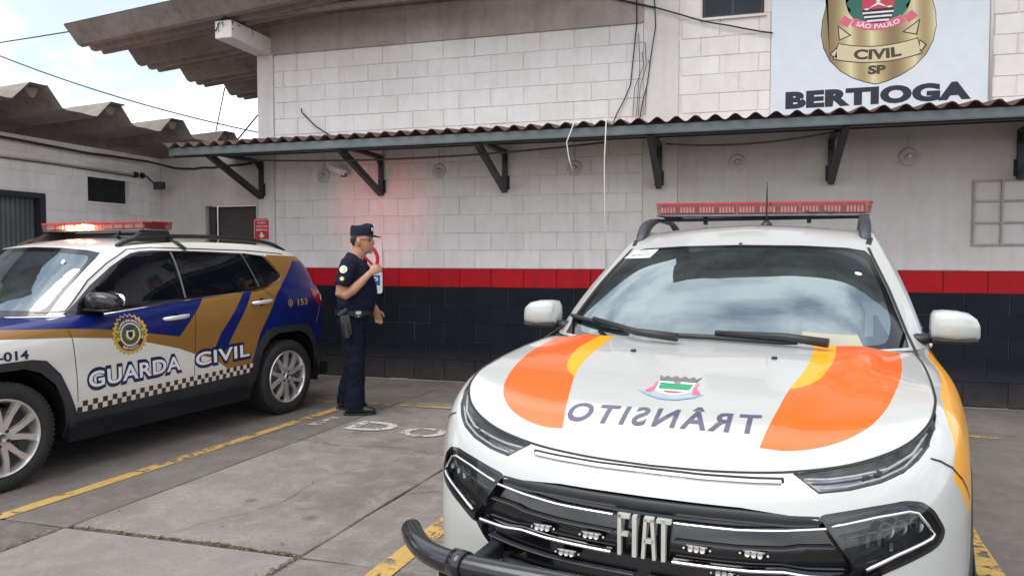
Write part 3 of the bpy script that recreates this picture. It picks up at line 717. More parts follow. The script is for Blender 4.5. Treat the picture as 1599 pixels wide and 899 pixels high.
cable('overhead_cable', sag((-17.08, 14, 6.38), (-9.3, 14.0, 4.08), .16, 24), .016, 'cable', 'long sagging cable crossing the sky below the upper roof')
cable('stay_wire', sag((-7.47, 9.8, 4.10), (-7.57, 9.6, 3.1), 0, 4), .009, 'cable', 'steep thin wire hanging from the jagged eave towards the annex roof')
cable('stay_wire', sag((-6.25, 9.0, 3.55), (-6.62, 8.9, 3.1), .0, 4), .011, 'cable', 'short dark wire beside the corner column above the annex roof')
cable('conduit_pipe', [(-7.36, 5.0, 2.56), (-7.36, 6.6, 2.575), (-7.36, 7.9, 2.555)], .011, 'cable', 'upper thin pipe along the annex side wall above its window')
cp_ = bpy.data.objects['conduit_pipe']; cp_.data.materials.clear(); cp_.data.materials.append(M['grey_plaster']); cp_['category'] = 'pipe'
cable('wall_cable', [(-7.36, 5.0, 2.535), (-7.36, 6.6, 2.548), (-7.36, 7.9, 2.528)], .006, 'cable', 'lower dark cable along the annex side wall above its window')
X_ = lambda x, z, y=-.03: (x, WY+y, z)
cable('wall_cable', [X_(-1.02, 5.0), X_(-1.0, 4.4), X_(-1.0, 4.05), X_(-1.03, 3.7), X_(-1.05, 3.4), X_(-1.12, 3.24), X_(-1.2, 3.1), X_(-1.24, 2.98, -.06)], .007, 'cable', 'dark cable coming down the wall left of the smooth column', .008)
cable('wall_cable', [X_(-.94, 5.0), X_(-.80, 4.27), X_(-.79, 4.0), X_(-.83, 3.7), X_(-.88, 3.4), X_(-.93, 3.2), X_(-.95, 3.0)], .006, 'cable', 'dark cable bending down over the smooth column', .008)
for k, (a, b_) in enumerate(((-.97, -.99), (-.90, -.97), (-.93, -1.03), (-.86, -.90))):
    cable('thin_wire', [X_(a, 3.95-.1*k), X_(a+.01, 3.6), X_(b_+.02, 3.35), X_(b_, 3.05)], .0035, 'cable', ('thin wire strand nearest the dark cable on the column', 'thin wire strand in the middle of the bundle on the column', 'thin wire strand fanning left at the foot of the bundle', 'thin wire strand furthest right in the bundle')[k], .006)
cable('wall_cable', sag(X_(-2.1, 4.60, -.05), X_(-.80, 4.20, -.04), .0, 6), .010, 'cable', 'dark cable sloping down along the beam to the column', .004)
cable('wall_cable', sag(X_(-.80, 4.20, -.05), X_(.42, 3.83, -.04), .03, 8), .008, 'cable', 'dark cable sloping from the column to the police sign', .004)
cable('hanging_cable', [X_(-1.24, 2.98, -.06), (-1.25, WY-.5, 2.93), (-1.14, WY-1.16, 2.83), (-1.155, WY-1.17, 2.4), (-1.15, WY-1.16, 1.9), (-1.14, WY-1.15, 1.35)], .006, 'cable_white', 'long pale cable hanging from the canopy edge', .004)
cable('hanging_cable', [(-1.42, WY-.9, 2.83), (-1.46, WY-1.16, 2.80), (-1.53, WY-1.17, 2.62), (-1.50, WY-1.17, 2.45), (-1.47, WY-1.16, 2.34)], .006, 'cable_white', 'short pale cable end hanging from the canopy edge', .004)
cable('wall_cable', [X_(-5.18, 3.36), X_(-5.15, 3.3, -.06), X_(-4.95, 3.12, -.08), X_(-4.75, 3.0, -.1), X_(-4.6, 2.9, -.12)], .009, 'cable', 'short grey cable leaving a hole in the block wall, upper left', .003)
cable('wall_cable', sag((-7.34, 5.0, 2.80), (-7.30, 8.0, 2.74), .03, 10)+sag((-7.0, 8.15, 2.66), (-5.9, WY-.05, 2.70), .02, 8), .016, 'cable', 'thick dark cable under the annex eave into the corner', .008)
cable('wall_cable', sag(X_(-.6, 2.60, -.9), X_(1.0, 2.66, -.9), .06, 12), .009, 'cable', 'dark cable sagging under the canopy above the pickup', .0)
cable('wall_cable', sag(X_(-5.4, 2.62, -.9), X_(-1.2, 2.64, -.9), .07, 24), .010, 'cable', 'dark cable sagging under the canopy above the officer', .0)
rw = random.Random(2)
for k in range(5):
    a = Vector((-5.84+rw.uniform(0, .1), WY-.80, 4.27)); p = [a]
    for q in range(7): p.append(Vector((-5.86+rw.uniform(-.02, .30), WY-.83+rw.uniform(-.04, .1)+.08*q*(k % 2), 4.28-rw.uniform(-.06, .16))))
    cable('loose_wire', p, .005, 'cable', ('tangled wire draped over the corner beam end', 'wire loop hanging in front of the white beam end', 'thin tangled wire on top of the corner beam', 'loose wire trailing along the side of the corner beam', 'dark wire knot above the corner beam')[k])

# ================================================================ vehicle bodies
# ---------------------------------------------------------------- curves
def crs(P, k):
    """Catmull-Rom resample of control points, k samples per span (ends included)."""
    P = np.asarray(P, float); n = len(P)
    out = []
    for i in range(n-1):
        p1, p2 = P[i], P[i+1]
        p0 = P[i-1] if i > 0 else 2*p1-p2
        p3 = P[i+2] if i+2 < n else 2*p2-p1
        d1 = max(np.linalg.norm(p2-p1), 1e-6)
        d0 = max(np.linalg.norm(p1-p0), 1e-6); d2 = max(np.linalg.norm(p3-p2), 1e-6)
        m1 = ((p1-p0)/d0*d1 + (p2-p1))/2*min(1, 1.0) if i > 0 else (p2-p1)
        m2 = ((p3-p2)/d2*d1 + (p2-p1))/2 if i+2 < n else (p2-p1)
        # blend weighted by neighbours (non-uniform finite difference)
        if i > 0: m1 = d1*((p1-p0)/d0*d1 + (p2-p1)/d1*d0)/(d0+d1)
        if i+2 < n: m2 = d1*((p2-p1)/d1*d2 + (p3-p2)/d2*d1)/(d1+d2)
        for s in range(k):
            t = s/k
            out.append((2*t**3-3*t**2+1)*p1+(t**3-2*t**2+t)*m1+(-2*t**3+3*t**2)*p2+(t**3-t**2)*m2)
    out.append(P[-1]); return np.array(out)
def interp_curve(P, n):
    """n points along polyline P, equal arc length."""
    P = np.asarray(P, float); d = np.r_[0, np.cumsum(np.linalg.norm(np.diff(P, axis=0), axis=1))]
    s = np.linspace(0, d[-1], n); return np.stack([np.interp(s, d, P[:, i]) for i in range(P.shape[1])], 1)
def coons(bottom, top, left, right):
    """bottom/top: (n), left/right: (m) -> grid[m][n]"""
    n, m = len(bottom), len(left); G = np.zeros((m, n, 3))
    for j in range(m):
        v = j/(m-1)
        for i in range(n):
            u = i/(n-1)
            G[j, i] = ((1-v)*bottom[i]+v*top[i] + (1-u)*left[j]+u*right[j]
                       - ((1-u)*(1-v)*bottom[0]+u*(1-v)*bottom[-1]+(1-u)*v*top[0]+u*v*top[-1]))
    return G
def wrap_grid(spec, kc=5, kr=5):
    O = np.array(spec['outline'], float); T = np.array(spec['top'], float)
    tan = np.gradient(O, axis=0); nrm = np.stack([tan[:, 1], -tan[:, 0]], 1); nrm /= np.linalg.norm(nrm, axis=1)[:, None]
    # outline runs front centre -> +x side -> rear centre ; outward normal = (ty,-tx)
    rows = []
    for t, fin, sin_, rin, b in spec['rows']:
        n2 = nrm**2; ymid = (O[:, 1].min()+O[:, 1].max())/2
        ins = np.where(O[:, 1] < ymid, fin, rin)*n2[:, 1]+sin_*n2[:, 0]
        xy = O-nrm*ins[:, None]
        xy = xy*(1-b)+T[:, :2]*b
        z = spec['zb']+(T[:, 2]-spec['zb'])*t
        rows.append(np.c_[xy, z])
    rows[-1] = T
    rows = [crs(r, kc) for r in rows]
    R = np.array(rows)
    cols = [crs(R[:, c], kr) for c in range(R.shape[1])]
    G = np.array(cols).transpose(1, 0, 2)
    G[:, 0, 0] = 0; G[:, -1, 0] = 0
    return G
def green_grid(base, top, rows, kr=4):
    R = []
    for t, g, h in rows: # t height frac, g horizontal frac; h: straighter screen
        W = np.zeros(len(base))+1.0
        if h:
            nf = h; W[:] = np.clip((np.arange(len(base))-nf*.75)/(nf*.35), 0, 1)
        gg = (W*g+(1-W)*(t-.16*t*(1-t)))[:, None]
        xy = base[:, :2]*(1-gg)+top[:, :2]*gg
        z = base[:, 2]*(1-t)+top[:, 2]*t
        R.append(np.c_[xy, z])
    R = np.array(R); cols = [crs(R[:, c], kr) for c in range(R.shape[1])]
    return np.array(cols).transpose(1, 0, 2)
def add_grid(bm, G, mirror=True):
    for s in ((1, -1) if mirror else (1,)):
        m, n = G.shape[:2]
        V = [[bm.verts.new((G[j, i, 0]*s, G[j, i, 1], G[j, i, 2])) for i in range(n)] for j in range(m)]
        for j in range(m-1):
            for i in range(n-1):
                q = [V[j][i], V[j][i+1], V[j+1][i+1], V[j+1][i]]
                if s < 0: q.reverse()
                try: bm.faces.new(q)
                except ValueError: pass
def car_shell(spec):
    """returns bmesh of lower body, hood, greenhouse, roof; and the grids"""
    kc = spec.get('kc', 5)
    Wg = wrap_grid(spec, kc, spec.get('kr', 5)); top = Wg[-1]
    a, b = spec['hood_cols'][0]*kc, spec['hood_cols'][1]*kc
    front = top[:a+1]; side = top[a:b+1]
    cen = interp_curve(crs(spec['hood_center'], 6), len(side)); cen[0] = front[0]
    rear = interp_curve(crs([cen[-1]]+spec['hood_rear']+[side[-1]], 6), len(front))
    rear[0] = cen[-1]; rear[-1] = side[-1]
    H = coons(front, rear, cen, side)
    if spec.get('hood_fn'):
        for j in range(H.shape[0]):
            for i in range(H.shape[1]):
                u, v = i/(H.shape[1]-1), j/(H.shape[0]-1)
                H[j, i, 2] += spec['hood_fn'](H[j, i, 0], H[j, i, 1], u, v)
    # greenhouse : custom front base, then belt columns
    c0, c1 = spec['belt_cols'][0]*kc, spec['belt_cols'][1]*kc
    fb = crs(spec['gh_front']+[top[c0]], kc)[:-1]
    belt = top[c0:c1+1]
    rb = crs([top[c1]]+spec['gh_rear'], kc)[1:] if spec.get('gh_rear') else top[c1+1:]
    base = np.vstack([fb, belt, rb])
    ctop = spec['gh_top']; assert len(ctop) == (len(base)-1)//kc+1, (len(ctop), (len(base)-1)//kc+1)
    gt = crs(ctop, kc); gt[0, 0] = 0; gt[-1, 0] = 0; base[0, 0] = 0; base[-1, 0] = 0
    Gg = green_grid(base, gt, spec['gh_rows'])
    ra, rbb = spec['roof_cols'][0]*kc, spec['roof_cols'][1]*kc
    f_ = gt[:ra+1]; s_ = gt[ra:rbb+1]; r_ = gt[rbb:][::-1]
    r_ = interp_curve(r_, len(f_)); 
    rc = interp_curve(crs([gt[0]]+spec['roof_center']+[gt[-1]], 6), len(s_)); rc[0] = f_[0]; rc[-1] = r_[0]
    Rg = coons(f_, r_, rc, s_)
    bm = bmesh.new()
    for G in (Wg, H, Gg, Rg): add_grid(bm, G)
    bmesh.ops.remove_doubles(bm, verts=bm.verts, dist=0.0006)
    bmesh.ops.recalc_face_normals(bm, faces=bm.faces)
    return bm, dict(W=Wg, H=H, G=Gg, R=Rg, hood_rear=rear, gh_base=base)
TORO = dict(
 outline=[(0,.02),(.2,.024),(.40,.055),(.57,.115),(.70,.205),(.775,.325),(.82,.48),(.846,.66),(.868,.86),(.882,1.05),(.888,1.30),(.882,1.62),(.882,2.2),(.885,3.0),(.89,3.9),(.88,4.5),(.86,4.78),(.6,4.88),(0,4.92)],
 top=[(0,.125,.917),(.20,.13,.922),(.38,.155,.937),(.54,.215,.966),(.65,.30,1.006),(.705,.39,1.045),(.73,.50,1.078),(.74,.66,1.10),(.745,.85,1.115),(.745,1.05,1.128),(.74,1.26,1.138),(.815,1.58,1.125),(.835,2.2,1.13),(.84,3.0,1.16),(.85,3.9,1.18),(.85,4.5,1.19),(.80,4.72,1.19),(.5,4.82,1.19),(0,4.85,1.19)],
 zb=.24,
 rows=[(0,.13,.10,.10,0),(.17,.05,.03,.02,0),(.42,.01,0,0,0),(.60,0,0,0,0),(.76,.012,.004,.0,0),(.86,.03,.012,.0,.04),(.925,.045,.02,0,.18),(.968,.06,.03,0,.46),(1,0,0,0,1)],
 hood_cols=(5,10),
 hood_center=[(0,.125,.917),(0,.165,.950),(0,.26,.995),(0,.45,1.042),(0,.70,1.090),(0,.95,1.122),(0,1.19,1.145)],
 hood_rear=[(.35,1.19,1.147),(.60,1.225,1.145)],
 gh_front=[(0,1.27,1.125),(.35,1.29,1.125),(.62,1.37,1.125),(.745,1.46,1.125)],
 belt_cols=(11,14), gh_rear=[(.60,3.98,1.18),(0,4.0,1.18)],
 gh_top=[(0,2.10,1.572),(.32,2.11,1.568),(.53,2.15,1.553),(.60,2.22,1.556),(.625,2.40,1.618),(.64,2.8,1.655),(.635,3.3,1.64),(.60,3.58,1.55),(.40,3.68,1.55),(0,3.70,1.56)],
 gh_rows=[(0,0,0),(.3,.24,0),(.6,.53,0),(.85,.81,0),(1,1,0)],
 roof_cols=(3,7),
 roof_center=[(0,2.28,1.64),(0,2.8,1.692),(0,3.3,1.67)],
)
JEEP = dict(
 outline=[(0,0),(.3,.012),(.55,.05),(.72,.13),(.82,.25),(.875,.42),(.90,.65),(.91,.9),(.912,1.15),(.91,1.40),(.905,2.0),(.905,2.6),(.91,3.1),(.912,3.55),(.90,3.9),(.85,4.13),(.72,4.28),(.40,4.37),(0,4.39)],
 top=[(0,.10,.905),(.3,.11,.91),(.52,.14,.92),(.66,.20,.93),(.735,.31,.95),(.76,.5,.985),(.77,.72,1.015),(.78,.95,1.045),(.785,1.18,1.065),(.80,1.40,1.085),(.845,2.0,1.125),(.85,2.6,1.165),(.855,3.1,1.20),(.855,3.55,1.24),(.83,3.9,1.235),(.77,4.10,1.22),(.66,4.22,1.21),(.35,4.30,1.20),(0,4.32,1.20)],
 zb=.26,
 rows=[(0,.12,.07,.10,0),(.16,.05,.015,.03,0),(.38,.01,0,0,0),(.58,0,.004,0,0),(.74,.01,.003,.0,0),(.85,.025,.008,.0,.06),(.92,.04,.015,0,.22),(.965,.05,.02,0,.50),(1,0,0,0,1)],
 hood_cols=(4,9),
 hood_center=[(0,.10,.905),(0,.15,.945),(0,.3,.98),(0,.6,1.02),(0,.9,1.055),(0,1.10,1.075)],
 hood_rear=[(.35,1.12,1.08),(.62,1.22,1.085)],
 gh_front=[(0,1.17,1.07),(.35,1.19,1.072),(.60,1.25,1.08),(.72,1.31,1.083)],
 belt_cols=(9,15), gh_rear=None,
 gh_top=[(0,1.74,1.585),(.32,1.76,1.578),(.52,1.81,1.562),(.60,1.87,1.55),(.645,2.02,1.58),(.655,2.35,1.615),(.66,2.75,1.625),(.66,3.15,1.622),(.655,3.50,1.605),(.645,3.74,1.578),(.62,3.90,1.545),(.57,4.0,1.53),(.35,4.07,1.54),(0,4.09,1.55)],
 gh_rows=[(0,0,20),(.3,.16,20),(.6,.38,20),(.83,.64,20),(.94,.84,20),(1,1,20)],
 roof_cols=(3,10),
 roof_center=[(0,1.9,1.625),(0,2.4,1.66),(0,3.1,1.655),(0,3.7,1.62)],
)

# ---------------------------------------------------------------- cutting the body shell into parts
def in_poly(P, x, y):
    c = False; n = len(P); j = n-1
    for i in range(n):
        xi, yi = P[i]; xj, yj = P[j]
        if (yi > y) != (yj > y) and x < (xj-xi)*(y-yi)/(yj-yi)+xi: c = not c
        j = i
    return c
def offset_poly(P, d):
    """shrink (d>0) or grow a simple polygon by moving vertices along their bisectors"""
    n = len(P); A = sum(P[i][0]*P[(i+1) % n][1]-P[(i+1) % n][0]*P[i][1] for i in range(n)); s = 1 if A > 0 else -1; out = []
    for i in range(n):
        p0, p1, p2 = Vector(P[i-1]), Vector(P[i]), Vector(P[(i+1) % n])
        e1 = (p1-p0).normalized(); e2 = (p2-p1).normalized(); n1 = Vector((-e1.y, e1.x))*s; n2 = Vector((-e2.y, e2.x))*s
        b = (n1+n2); b = b.normalized() if b.length > 1e-6 else n1; k = max(.35, b.dot(n1)); out.append(tuple(p1+b*(d/k)))
    return out
def rounded(P, r, n=4):
    out = []; N = len(P)
    for i in range(N):
        p0, p1, p2 = Vector(P[i-1]), Vector(P[i]), Vector(P[(i+1) % N]); a = (p0-p1); b = (p2-p1); ra = min(r, a.length*.45, b.length*.45)
        A = p1+a.normalized()*ra; B = p1+b.normalized()*ra
        for k in range(n+1):
            t = k/n; out.append(tuple((1-t)**2*A+2*t*(1-t)*p1+t*t*B))
    return out
class Shell:
    def __init__(s, spec):
        s.bm, s.g = car_shell(spec); s.bm.normal_update()
        s.ref = s.bm.copy(); s.ref.verts.ensure_lookup_table(); s.ref.faces.ensure_lookup_table(); s.ref.normal_update()
        s.B = BVHTree.FromBMesh(s.ref)
        s.reg = s.bm.faces.layers.int.new('reg')
    def nrm(s, co):
        loc, n, i, d = s.B.find_nearest(co)
        if loc is None: return Vector((0, 0, 1))
        f = s.ref.faces[i]; w = Vector((0, 0, 0))
        for v in f.verts: w += v.normal/((v.co-loc).length+1e-4)
        return w.normalized()
    def cut(s, P, ax, sel, tag_=None, mat=None):
        """knife the polygon P (in the plane of axes ax) into the shell faces that satisfy sel; mark the inside"""
        u, v = ax; xs = [p[0] for p in P]; ys = [p[1] for p in P]; bb = (min(xs), max(xs), min(ys), max(ys))
        def box(f):
            a = [q.co[u] for q in f.verts]; b = [q.co[v] for q in f.verts]; return min(a), max(a), min(b), max(b)
        cand = set()
        for f in s.bm.faces:
            c = f.calc_center_median()
            if not sel(c, f.normal): continue
            q = box(f)
            if q[1] < bb[0] or q[0] > bb[1] or q[3] < bb[2] or q[2] > bb[3]: continue
            cand.add(f)
        n = len(P)
        for i in range(n):
            a, b = P[i], P[(i+1) % n]; e = (min(a[0], b[0])-1e-4, max(a[0], b[0])+1e-4, min(a[1], b[1])-1e-4, max(a[1], b[1])+1e-4)
            no = Vector((0, 0, 0)); no[u] = b[1]-a[1]; no[v] = -(b[0]-a[0])
            if no.length < 1e-7: continue
            no.normalize(); co = Vector((0, 0, 0)); co[u], co[v] = a
            hit = []
            for f in cand:
                q = box(f)
                if q[1] < e[0] or q[0] > e[1] or q[3] < e[2] or q[2] > e[3]: continue
                ds = [(w_.co-co).dot(no) for w_ in f.verts]
                if min(ds) < -1e-5 and max(ds) > 1e-5: hit.append(f)
            if not hit: continue
            geom = hit+list({x for f in hit for x in f.edges})+list({x for f in hit for x in f.verts})
            r = bmesh.ops.bisect_plane(s.bm, geom=geom, dist=1e-6, plane_co=co, plane_no=no)
            cand = {f for f in cand if f.is_valid} | {g_ for g_ in r['geom'] if isinstance(g_, bmesh.types.BMFace)}
        ins = []
        for f in cand:
            c = f.calc_center_median()
            if in_poly(P, c[u], c[v]):
                ins.append(f)
                if tag_ is not None: f[s.reg] = tag_
                if mat is not None: f.material_index = mat
        return ins
    def take(s, tag_, name, mats, parent, inset=0.0, skirt=None, keep_mats=False, recess_mat=None):
        """lift the faces marked tag_ out of the shell as a part of their own"""
        fs = [f for f in s.bm.faces if f[s.reg] == tag_]
        if not fs: print('EMPTY region', name); return None
        nb = bmesh.new(); vm = {}
        cnt = {}
        for f in fs:
            for e in f.edges: cnt[e] = cnt.get(e, 0)+1
        nn = {}
        for f in fs:
            for v in f.verts:
                if v not in vm:
                    n = s.nrm(v.co); nn[v] = n; vm[v] = nb.verts.new(v.co-n*inset)
            g_ = nb.faces.new([vm[v] for v in f.verts]); g_.smooth = True; g_.material_index = f.material_index if keep_mats else 0
        norms = [None]*len(vm)
        nb.verts.index_update()
        for v, q in vm.items(): norms[q.index] = nn[v]
        me = bpy.data.meshes.new(name); nb.to_mesh(me); nb.free()
        o = link(name, me, parent, mats)
        me.normals_split_custom_set_from_vertices(norms)
        if skirt is not None and abs(inset) > 1e-5:
            sb = bmesh.new()
            for e, c in cnt.items():
                if c == 1:
                    a, b = e.verts; q = [a.co, b.co, b.co-nn[b]*inset*1.05, a.co-nn[a]*inset*1.05]
                    sb.faces.new([sb.verts.new(x) for x in q])
            from_bm('seal', sb, skirt, o)
        bmesh.ops.delete(s.bm, geom=fs, context='FACES')
        return o
    def takes(s, tag_, *a, **k):
        """one part per side of the car"""
        s.ns = getattr(s, 'ns', 1000)
        for f in s.bm.faces:
            if f[s.reg] == tag_: f[s.reg] = s.ns+(0 if f.calc_center_median().x > 0 else 1)
        s.ns += 2; n = s.ns-2
        return s.take(n, *a, **k), s.take(n+1, *a, **k)
    def finish(s, name, mats, parent):
        loose = [v for v in s.bm.verts if not v.link_faces]; bmesh.ops.delete(s.bm, geom=loose, context='VERTS')
        for f in s.bm.faces: f.smooth = True
        s.bm.verts.index_update(); norms = [s.nrm(v.co) for v in s.bm.verts]
        me = bpy.data.meshes.new(name); s.bm.to_mesh(me); s.bm.free(); o = link(name, me, parent, mats)
        me.normals_split_custom_set_from_vertices(norms); return o
    def proj(s, co, d, off=0.0015):
        h = s.B.ray_cast(Vector(co), Vector(d))
        if h[0] is None: return None
        n = s.nrm(h[0])
        if n.dot(Vector(d)) > 0: n = -n
        return h[0]+n*off
    def side(s, y, z, off=.0015, sg=1): return s.proj((3*sg, y, z), (-sg, 0, 0), off)
    def top(s, x, y, off=.0015): return s.proj((x, y, 3), (0, 0, -1), off)
    def front(s, x, z, off=.0015): return s.proj((x, -2, z), (0, 1, 0), off)
    def ribbon(s, name, pts, mat, parent, wd=.005, off=.0008, n=6, closed=False):
        """thin strip lying on the shell through 3D points"""
        P_ = [Vector(p) for p in pts if p is not None]
        if len(P_) < 2: return None
        bm = bmesh.new(); A = []; B = []
        for i, p in enumerate(P_):
            t = (P_[min(i+1, len(P_)-1)]-P_[max(i-1, 0)]).normalized(); n_ = s.nrm(p); q = t.cross(n_).normalized()*wd/2
            A.append(bm.verts.new(p+q+n_*off)); B.append(bm.verts.new(p-q+n_*off))
        for i in range(len(P_)-1): bm.faces.new((A[i], A[i+1], B[i+1], B[i]))
        return from_bm(name, bm, mat, parent, True)
def dens(P, step=.02, closed=False):
    P = [tuple(p) for p in P]; Q = P+[P[0]] if closed else P; out = []
    for a, b in zip(Q, Q[1:]):
        n = max(1, int(math.dist(a, b)/step))
        for k in range(n): out.append(tuple(a[i]+(b[i]-a[i])*k/n for i in range(len(a))))
    out.append(Q[-1]); return out
def mir(P): return [(-x, y) for x, y in P]

# ---------------------------------------------------------------- wheels
def make_wheel(parent, x, y, r, rr, wd, sg, style='suv', rot=0.0):
    """wheel (dark hub and brake) > tyre, rim ; axis along x, outer face towards sg*x"""
    T_ = Matrix.Translation((x, y, r)) @ Matrix.Rotation(sg*PI/2, 4, 'Y') @ Matrix.Rotation(rot, 4, 'Z')
    bm = bmesh.new(); lathe(bm, [(0, -.06), (rr*.78, -.06), (rr*.78, -.035), (rr*.3, -.03), (0, -.03)], 32, T_)
    # caliper
    bx(bm, rr*.35, rr*.80, -rr*.32, rr*.32, -.055, -.02, .01, M=T_)
    wh = from_bm('wheel', bm, M['alloy_dark'], parent)
    bm = bmesh.new()
    prof = [(rr*1.0, -wd*.95), (rr*1.10, -wd*1.0), (r*.93, -wd*.98), (r*.985, -wd*.88), (r, -wd*.7), (r, -wd*.25), (r*.985, -wd*.08), (r*.95, -.004), (r*.90, .004), (rr*1.16, .006), (rr*1.05, -.001), (rr*1.02, -.012), (rr*.985, -.03)]
    lathe(bm, prof, 72, T_)
    n0 = len(bm.verts)
    ty = from_bm('tyre', bm, M['rubber'], wh)
    bm = bmesh.new()   # tread blocks on the shoulder
    for k in range(64):
        a = 2*PI*k/64
        Mk = T_ @ Matrix.Rotation(a, 4, 'Z')
        bx(bm, r*.955, r*1.004, -.011, .011, -wd*.16, -.012, M=Mk); bx(bm, r*.99, r*1.006, -.012, .010, -wd*.55, -wd*.22, M=Mk)
    tag(from_bm('tread', bm, M['rubber'], wh), kind='stuff')
    bm = bmesh.new()
    lathe(bm, [(rr*1.005, -.022), (rr*1.02, -.002), (rr*1.0, .004), (rr*.965, .0), (rr*.93, -.02), (rr*.90, -.05), (rr*.88, -wd*.85), (rr*.98, -wd*.88), (rr*.98, -.06)], 64, T_)
    nsp = 5
    for k in range(nsp):
        for s_ in (-1, 1):
            # paired spokes that leave a lug together and split towards the rim
            a0 = 2*PI*k/nsp+s_*rad(9); a1 = 2*PI*k/nsp+s_*rad(19)
            p0 = Vector((rr*.20*math.cos(a0), rr*.20*math.sin(a0), -.012)); p1 = Vector((rr*.62*math.cos(a0*.4+a1*.6), rr*.62*math.sin(a0*.4+a1*.6), -.004)); p2 = Vector((rr*.955*math.cos(a1), rr*.955*math.sin(a1), -.008))
            for A, B, wa, wb in ((p0, p1, .028, .021), (p1, p2, .021, .027)):
                d = (B-A).normalized(); q = Vector((-d.y, d.x, 0)).normalized(); ta = []
                for c, w_ in ((A, wa), (B, wb)):
                    ta.append([bm.verts.new(T_ @ v) for v in (c-q*w_-Vector((0, 0, .030)), c-q*w_*.75+Vector((0, 0, .0)), c+q*w_*.75+Vector((0, 0, .0)), c+q*w_-Vector((0, 0, .030)))])
                for i in range(3): bm.faces.new((ta[0][i], ta[1][i], ta[1][i+1], ta[0][i+1]))
                bm.faces.new(ta[0]); bm.faces.new(ta[1][::-1])
        a = 2*PI*(k+.5)/nsp
    lathe(bm, [(0, -.004), (rr*.13, -.004), (rr*.15, -.010), (rr*.27, -.014), (rr*.30, -.035)], 30, T_)
    fixn(bm); rim = from_bm('rim', bm, M['alloy'], wh); sharp(rim, 40)
    bm = bmesh.new()
    for k in range(5):
        a = 2*PI*(k+.5)/5; lathe(bm, [(.0, -.006), (.011, -.006), (.013, -.018)], 8, T_ @ Matrix.Translation((rr*.215*math.cos(a), rr*.215*math.sin(a), 0)))
    from_bm('lug_nuts', bm, M['steel_dark'], rim)
    bm = bmesh.new(); lathe(bm, [(0, .001), (rr*.105, .0), (rr*.12, -.006)], 24, T_); from_bm('hub_cap', bm, M['grey_metal'], rim)
    return wh
def ellip_shell(bm, secs, n=16, mi=0, cap=True):
    """loft of superellipse sections [(centre, half a vec, half b vec, power)]"""
    rings = []
    for c, a, b, p in secs:
        ring = []
        for k in range(n):
            t = 2*PI*k/n; cs, sn = math.cos(t), math.sin(t)
            ring.append(bm.verts.new(Vector(c)+Vector(a)*math.copysign(abs(cs)**p, cs)+Vector(b)*math.copysign(abs(sn)**p, sn)))
        rings.append(ring)
    for A, B in zip(rings, rings[1:]):
        for k in range(n):
            f = bm.faces.new((A[k], A[(k+1) % n], B[(k+1) % n], B[k])); f.smooth = True; f.material_index = mi
    if cap: bm.faces.new(rings[0][::-1]).material_index = mi; bm.faces.new(rings[-1]).material_index = mi
def mirror_part(root, sg, y, z, mat_shell, size=(.115, .085, .07), x_in=.84, x_out=1.02, low=None):
    """door mirror: housing > base arm, glass"""
    sy, sz, sx_ = size; bm = bmesh.new(); xm = (x_in+x_out)/2+.03; hw = (x_out-x_in)/2
    secs = []
    for t, f in ((-1.0, .55), (-.97, .82), (-.86, .96), (-.5, 1.0), (0, .985), (.5, .90), (.82, .70), (.96, .48), (1.0, .26)):
        xx = xm+hw*t; drop = -sz*(1-f)*.72
        secs.append(((sg*xx, y-.01*t*0+.02*abs(t), z+drop), (0, sy*.5*f, 0), (0, 0, sz*f), .60))
    ellip_shell(bm, secs, 20); fixn(bm)
    h = from_bm('mirror', bm, mat_shell, root, True)
    bm = bmesh.new(); ellip_shell(bm, [((sg*(xm-hw*.98), y+.01, z-sz*.94), (0, sy*.50, 0), (0, 0, .016), .7), ((sg*(xm+hw*.5), y+.01, z-sz*.95), (0, sy*.46, 0), (0, 0, .014), .7), ((sg*(xm+hw*.86), y+.01, z-sz*.90), (0, sy*.36, 0), (0, 0, .008), .7)], 12); 
    ellip_shell(bm, [((sg*(x_in-.07), y+.03, z-sz*1.12), (0, .05, 0), (0, 0, .028), .8), ((sg*(x_in+.06), y+.02, z-sz*.92), (0, .035, 0), (0, 0, .018), .8)], 12); fixn(bm)
    from_bm('mirror_arm', bm, M['black_plastic'], h, True)
    bm = bmesh.new(); ellip_shell(bm, [((sg*(xm-hw*.0), y+sy*.5+.004, z), (hw*.82, 0, 0), (0, 0, sz*.8), .7), ((sg*(xm), y+sy*.5+.010, z), (hw*.8, 0, 0), (0, 0, sz*.78), .7)], 16); fixn(bm)
    from_bm('mirror_glass', bm, M['chrome'], h, True)
    return h
def handle_part(root, sh, y, z, L_, mat, sg=1, tilt=.02):
    p0 = sh.side(y-L_/2, z-tilt/2, .0, sg); p1 = sh.side(y+L_/2, z+tilt/2, .0, sg)
    if p0 is None or p1 is None: return None
    bm = bmesh.new(); c = (p0+p1)/2; ax_ = (p1-p0).normalized(); out = Vector((sg, 0, 0)); up = Vector((0, 0, 1))
    secs = []
    for t, w_, o_ in ((-1, .008, .012), (-.9, .015, .026), (-.5, .018, .040), (0, .018, .043), (.5, .018, .040), (.9, .015, .028), (1, .008, .014)):
        secs.append((c+ax_*(t*L_/2)+out*o_, up*w_, out*.010, .9))
    ellip_shell(bm, secs, 10); fixn(bm); h = from_bm('handle', bm, mat, root, True)
    bm = bmesh.new(); lathe(bm, [(0, .001), (.030, .0015), (.034, .004), (.030, .0)], 16, Matrix.Translation(c+out*.004) @ Matrix.Rotation(sg*PI/2, 4, 'Y')); from_bm('handle_cup', bm, M['gloss_black'], h, True)
    return h

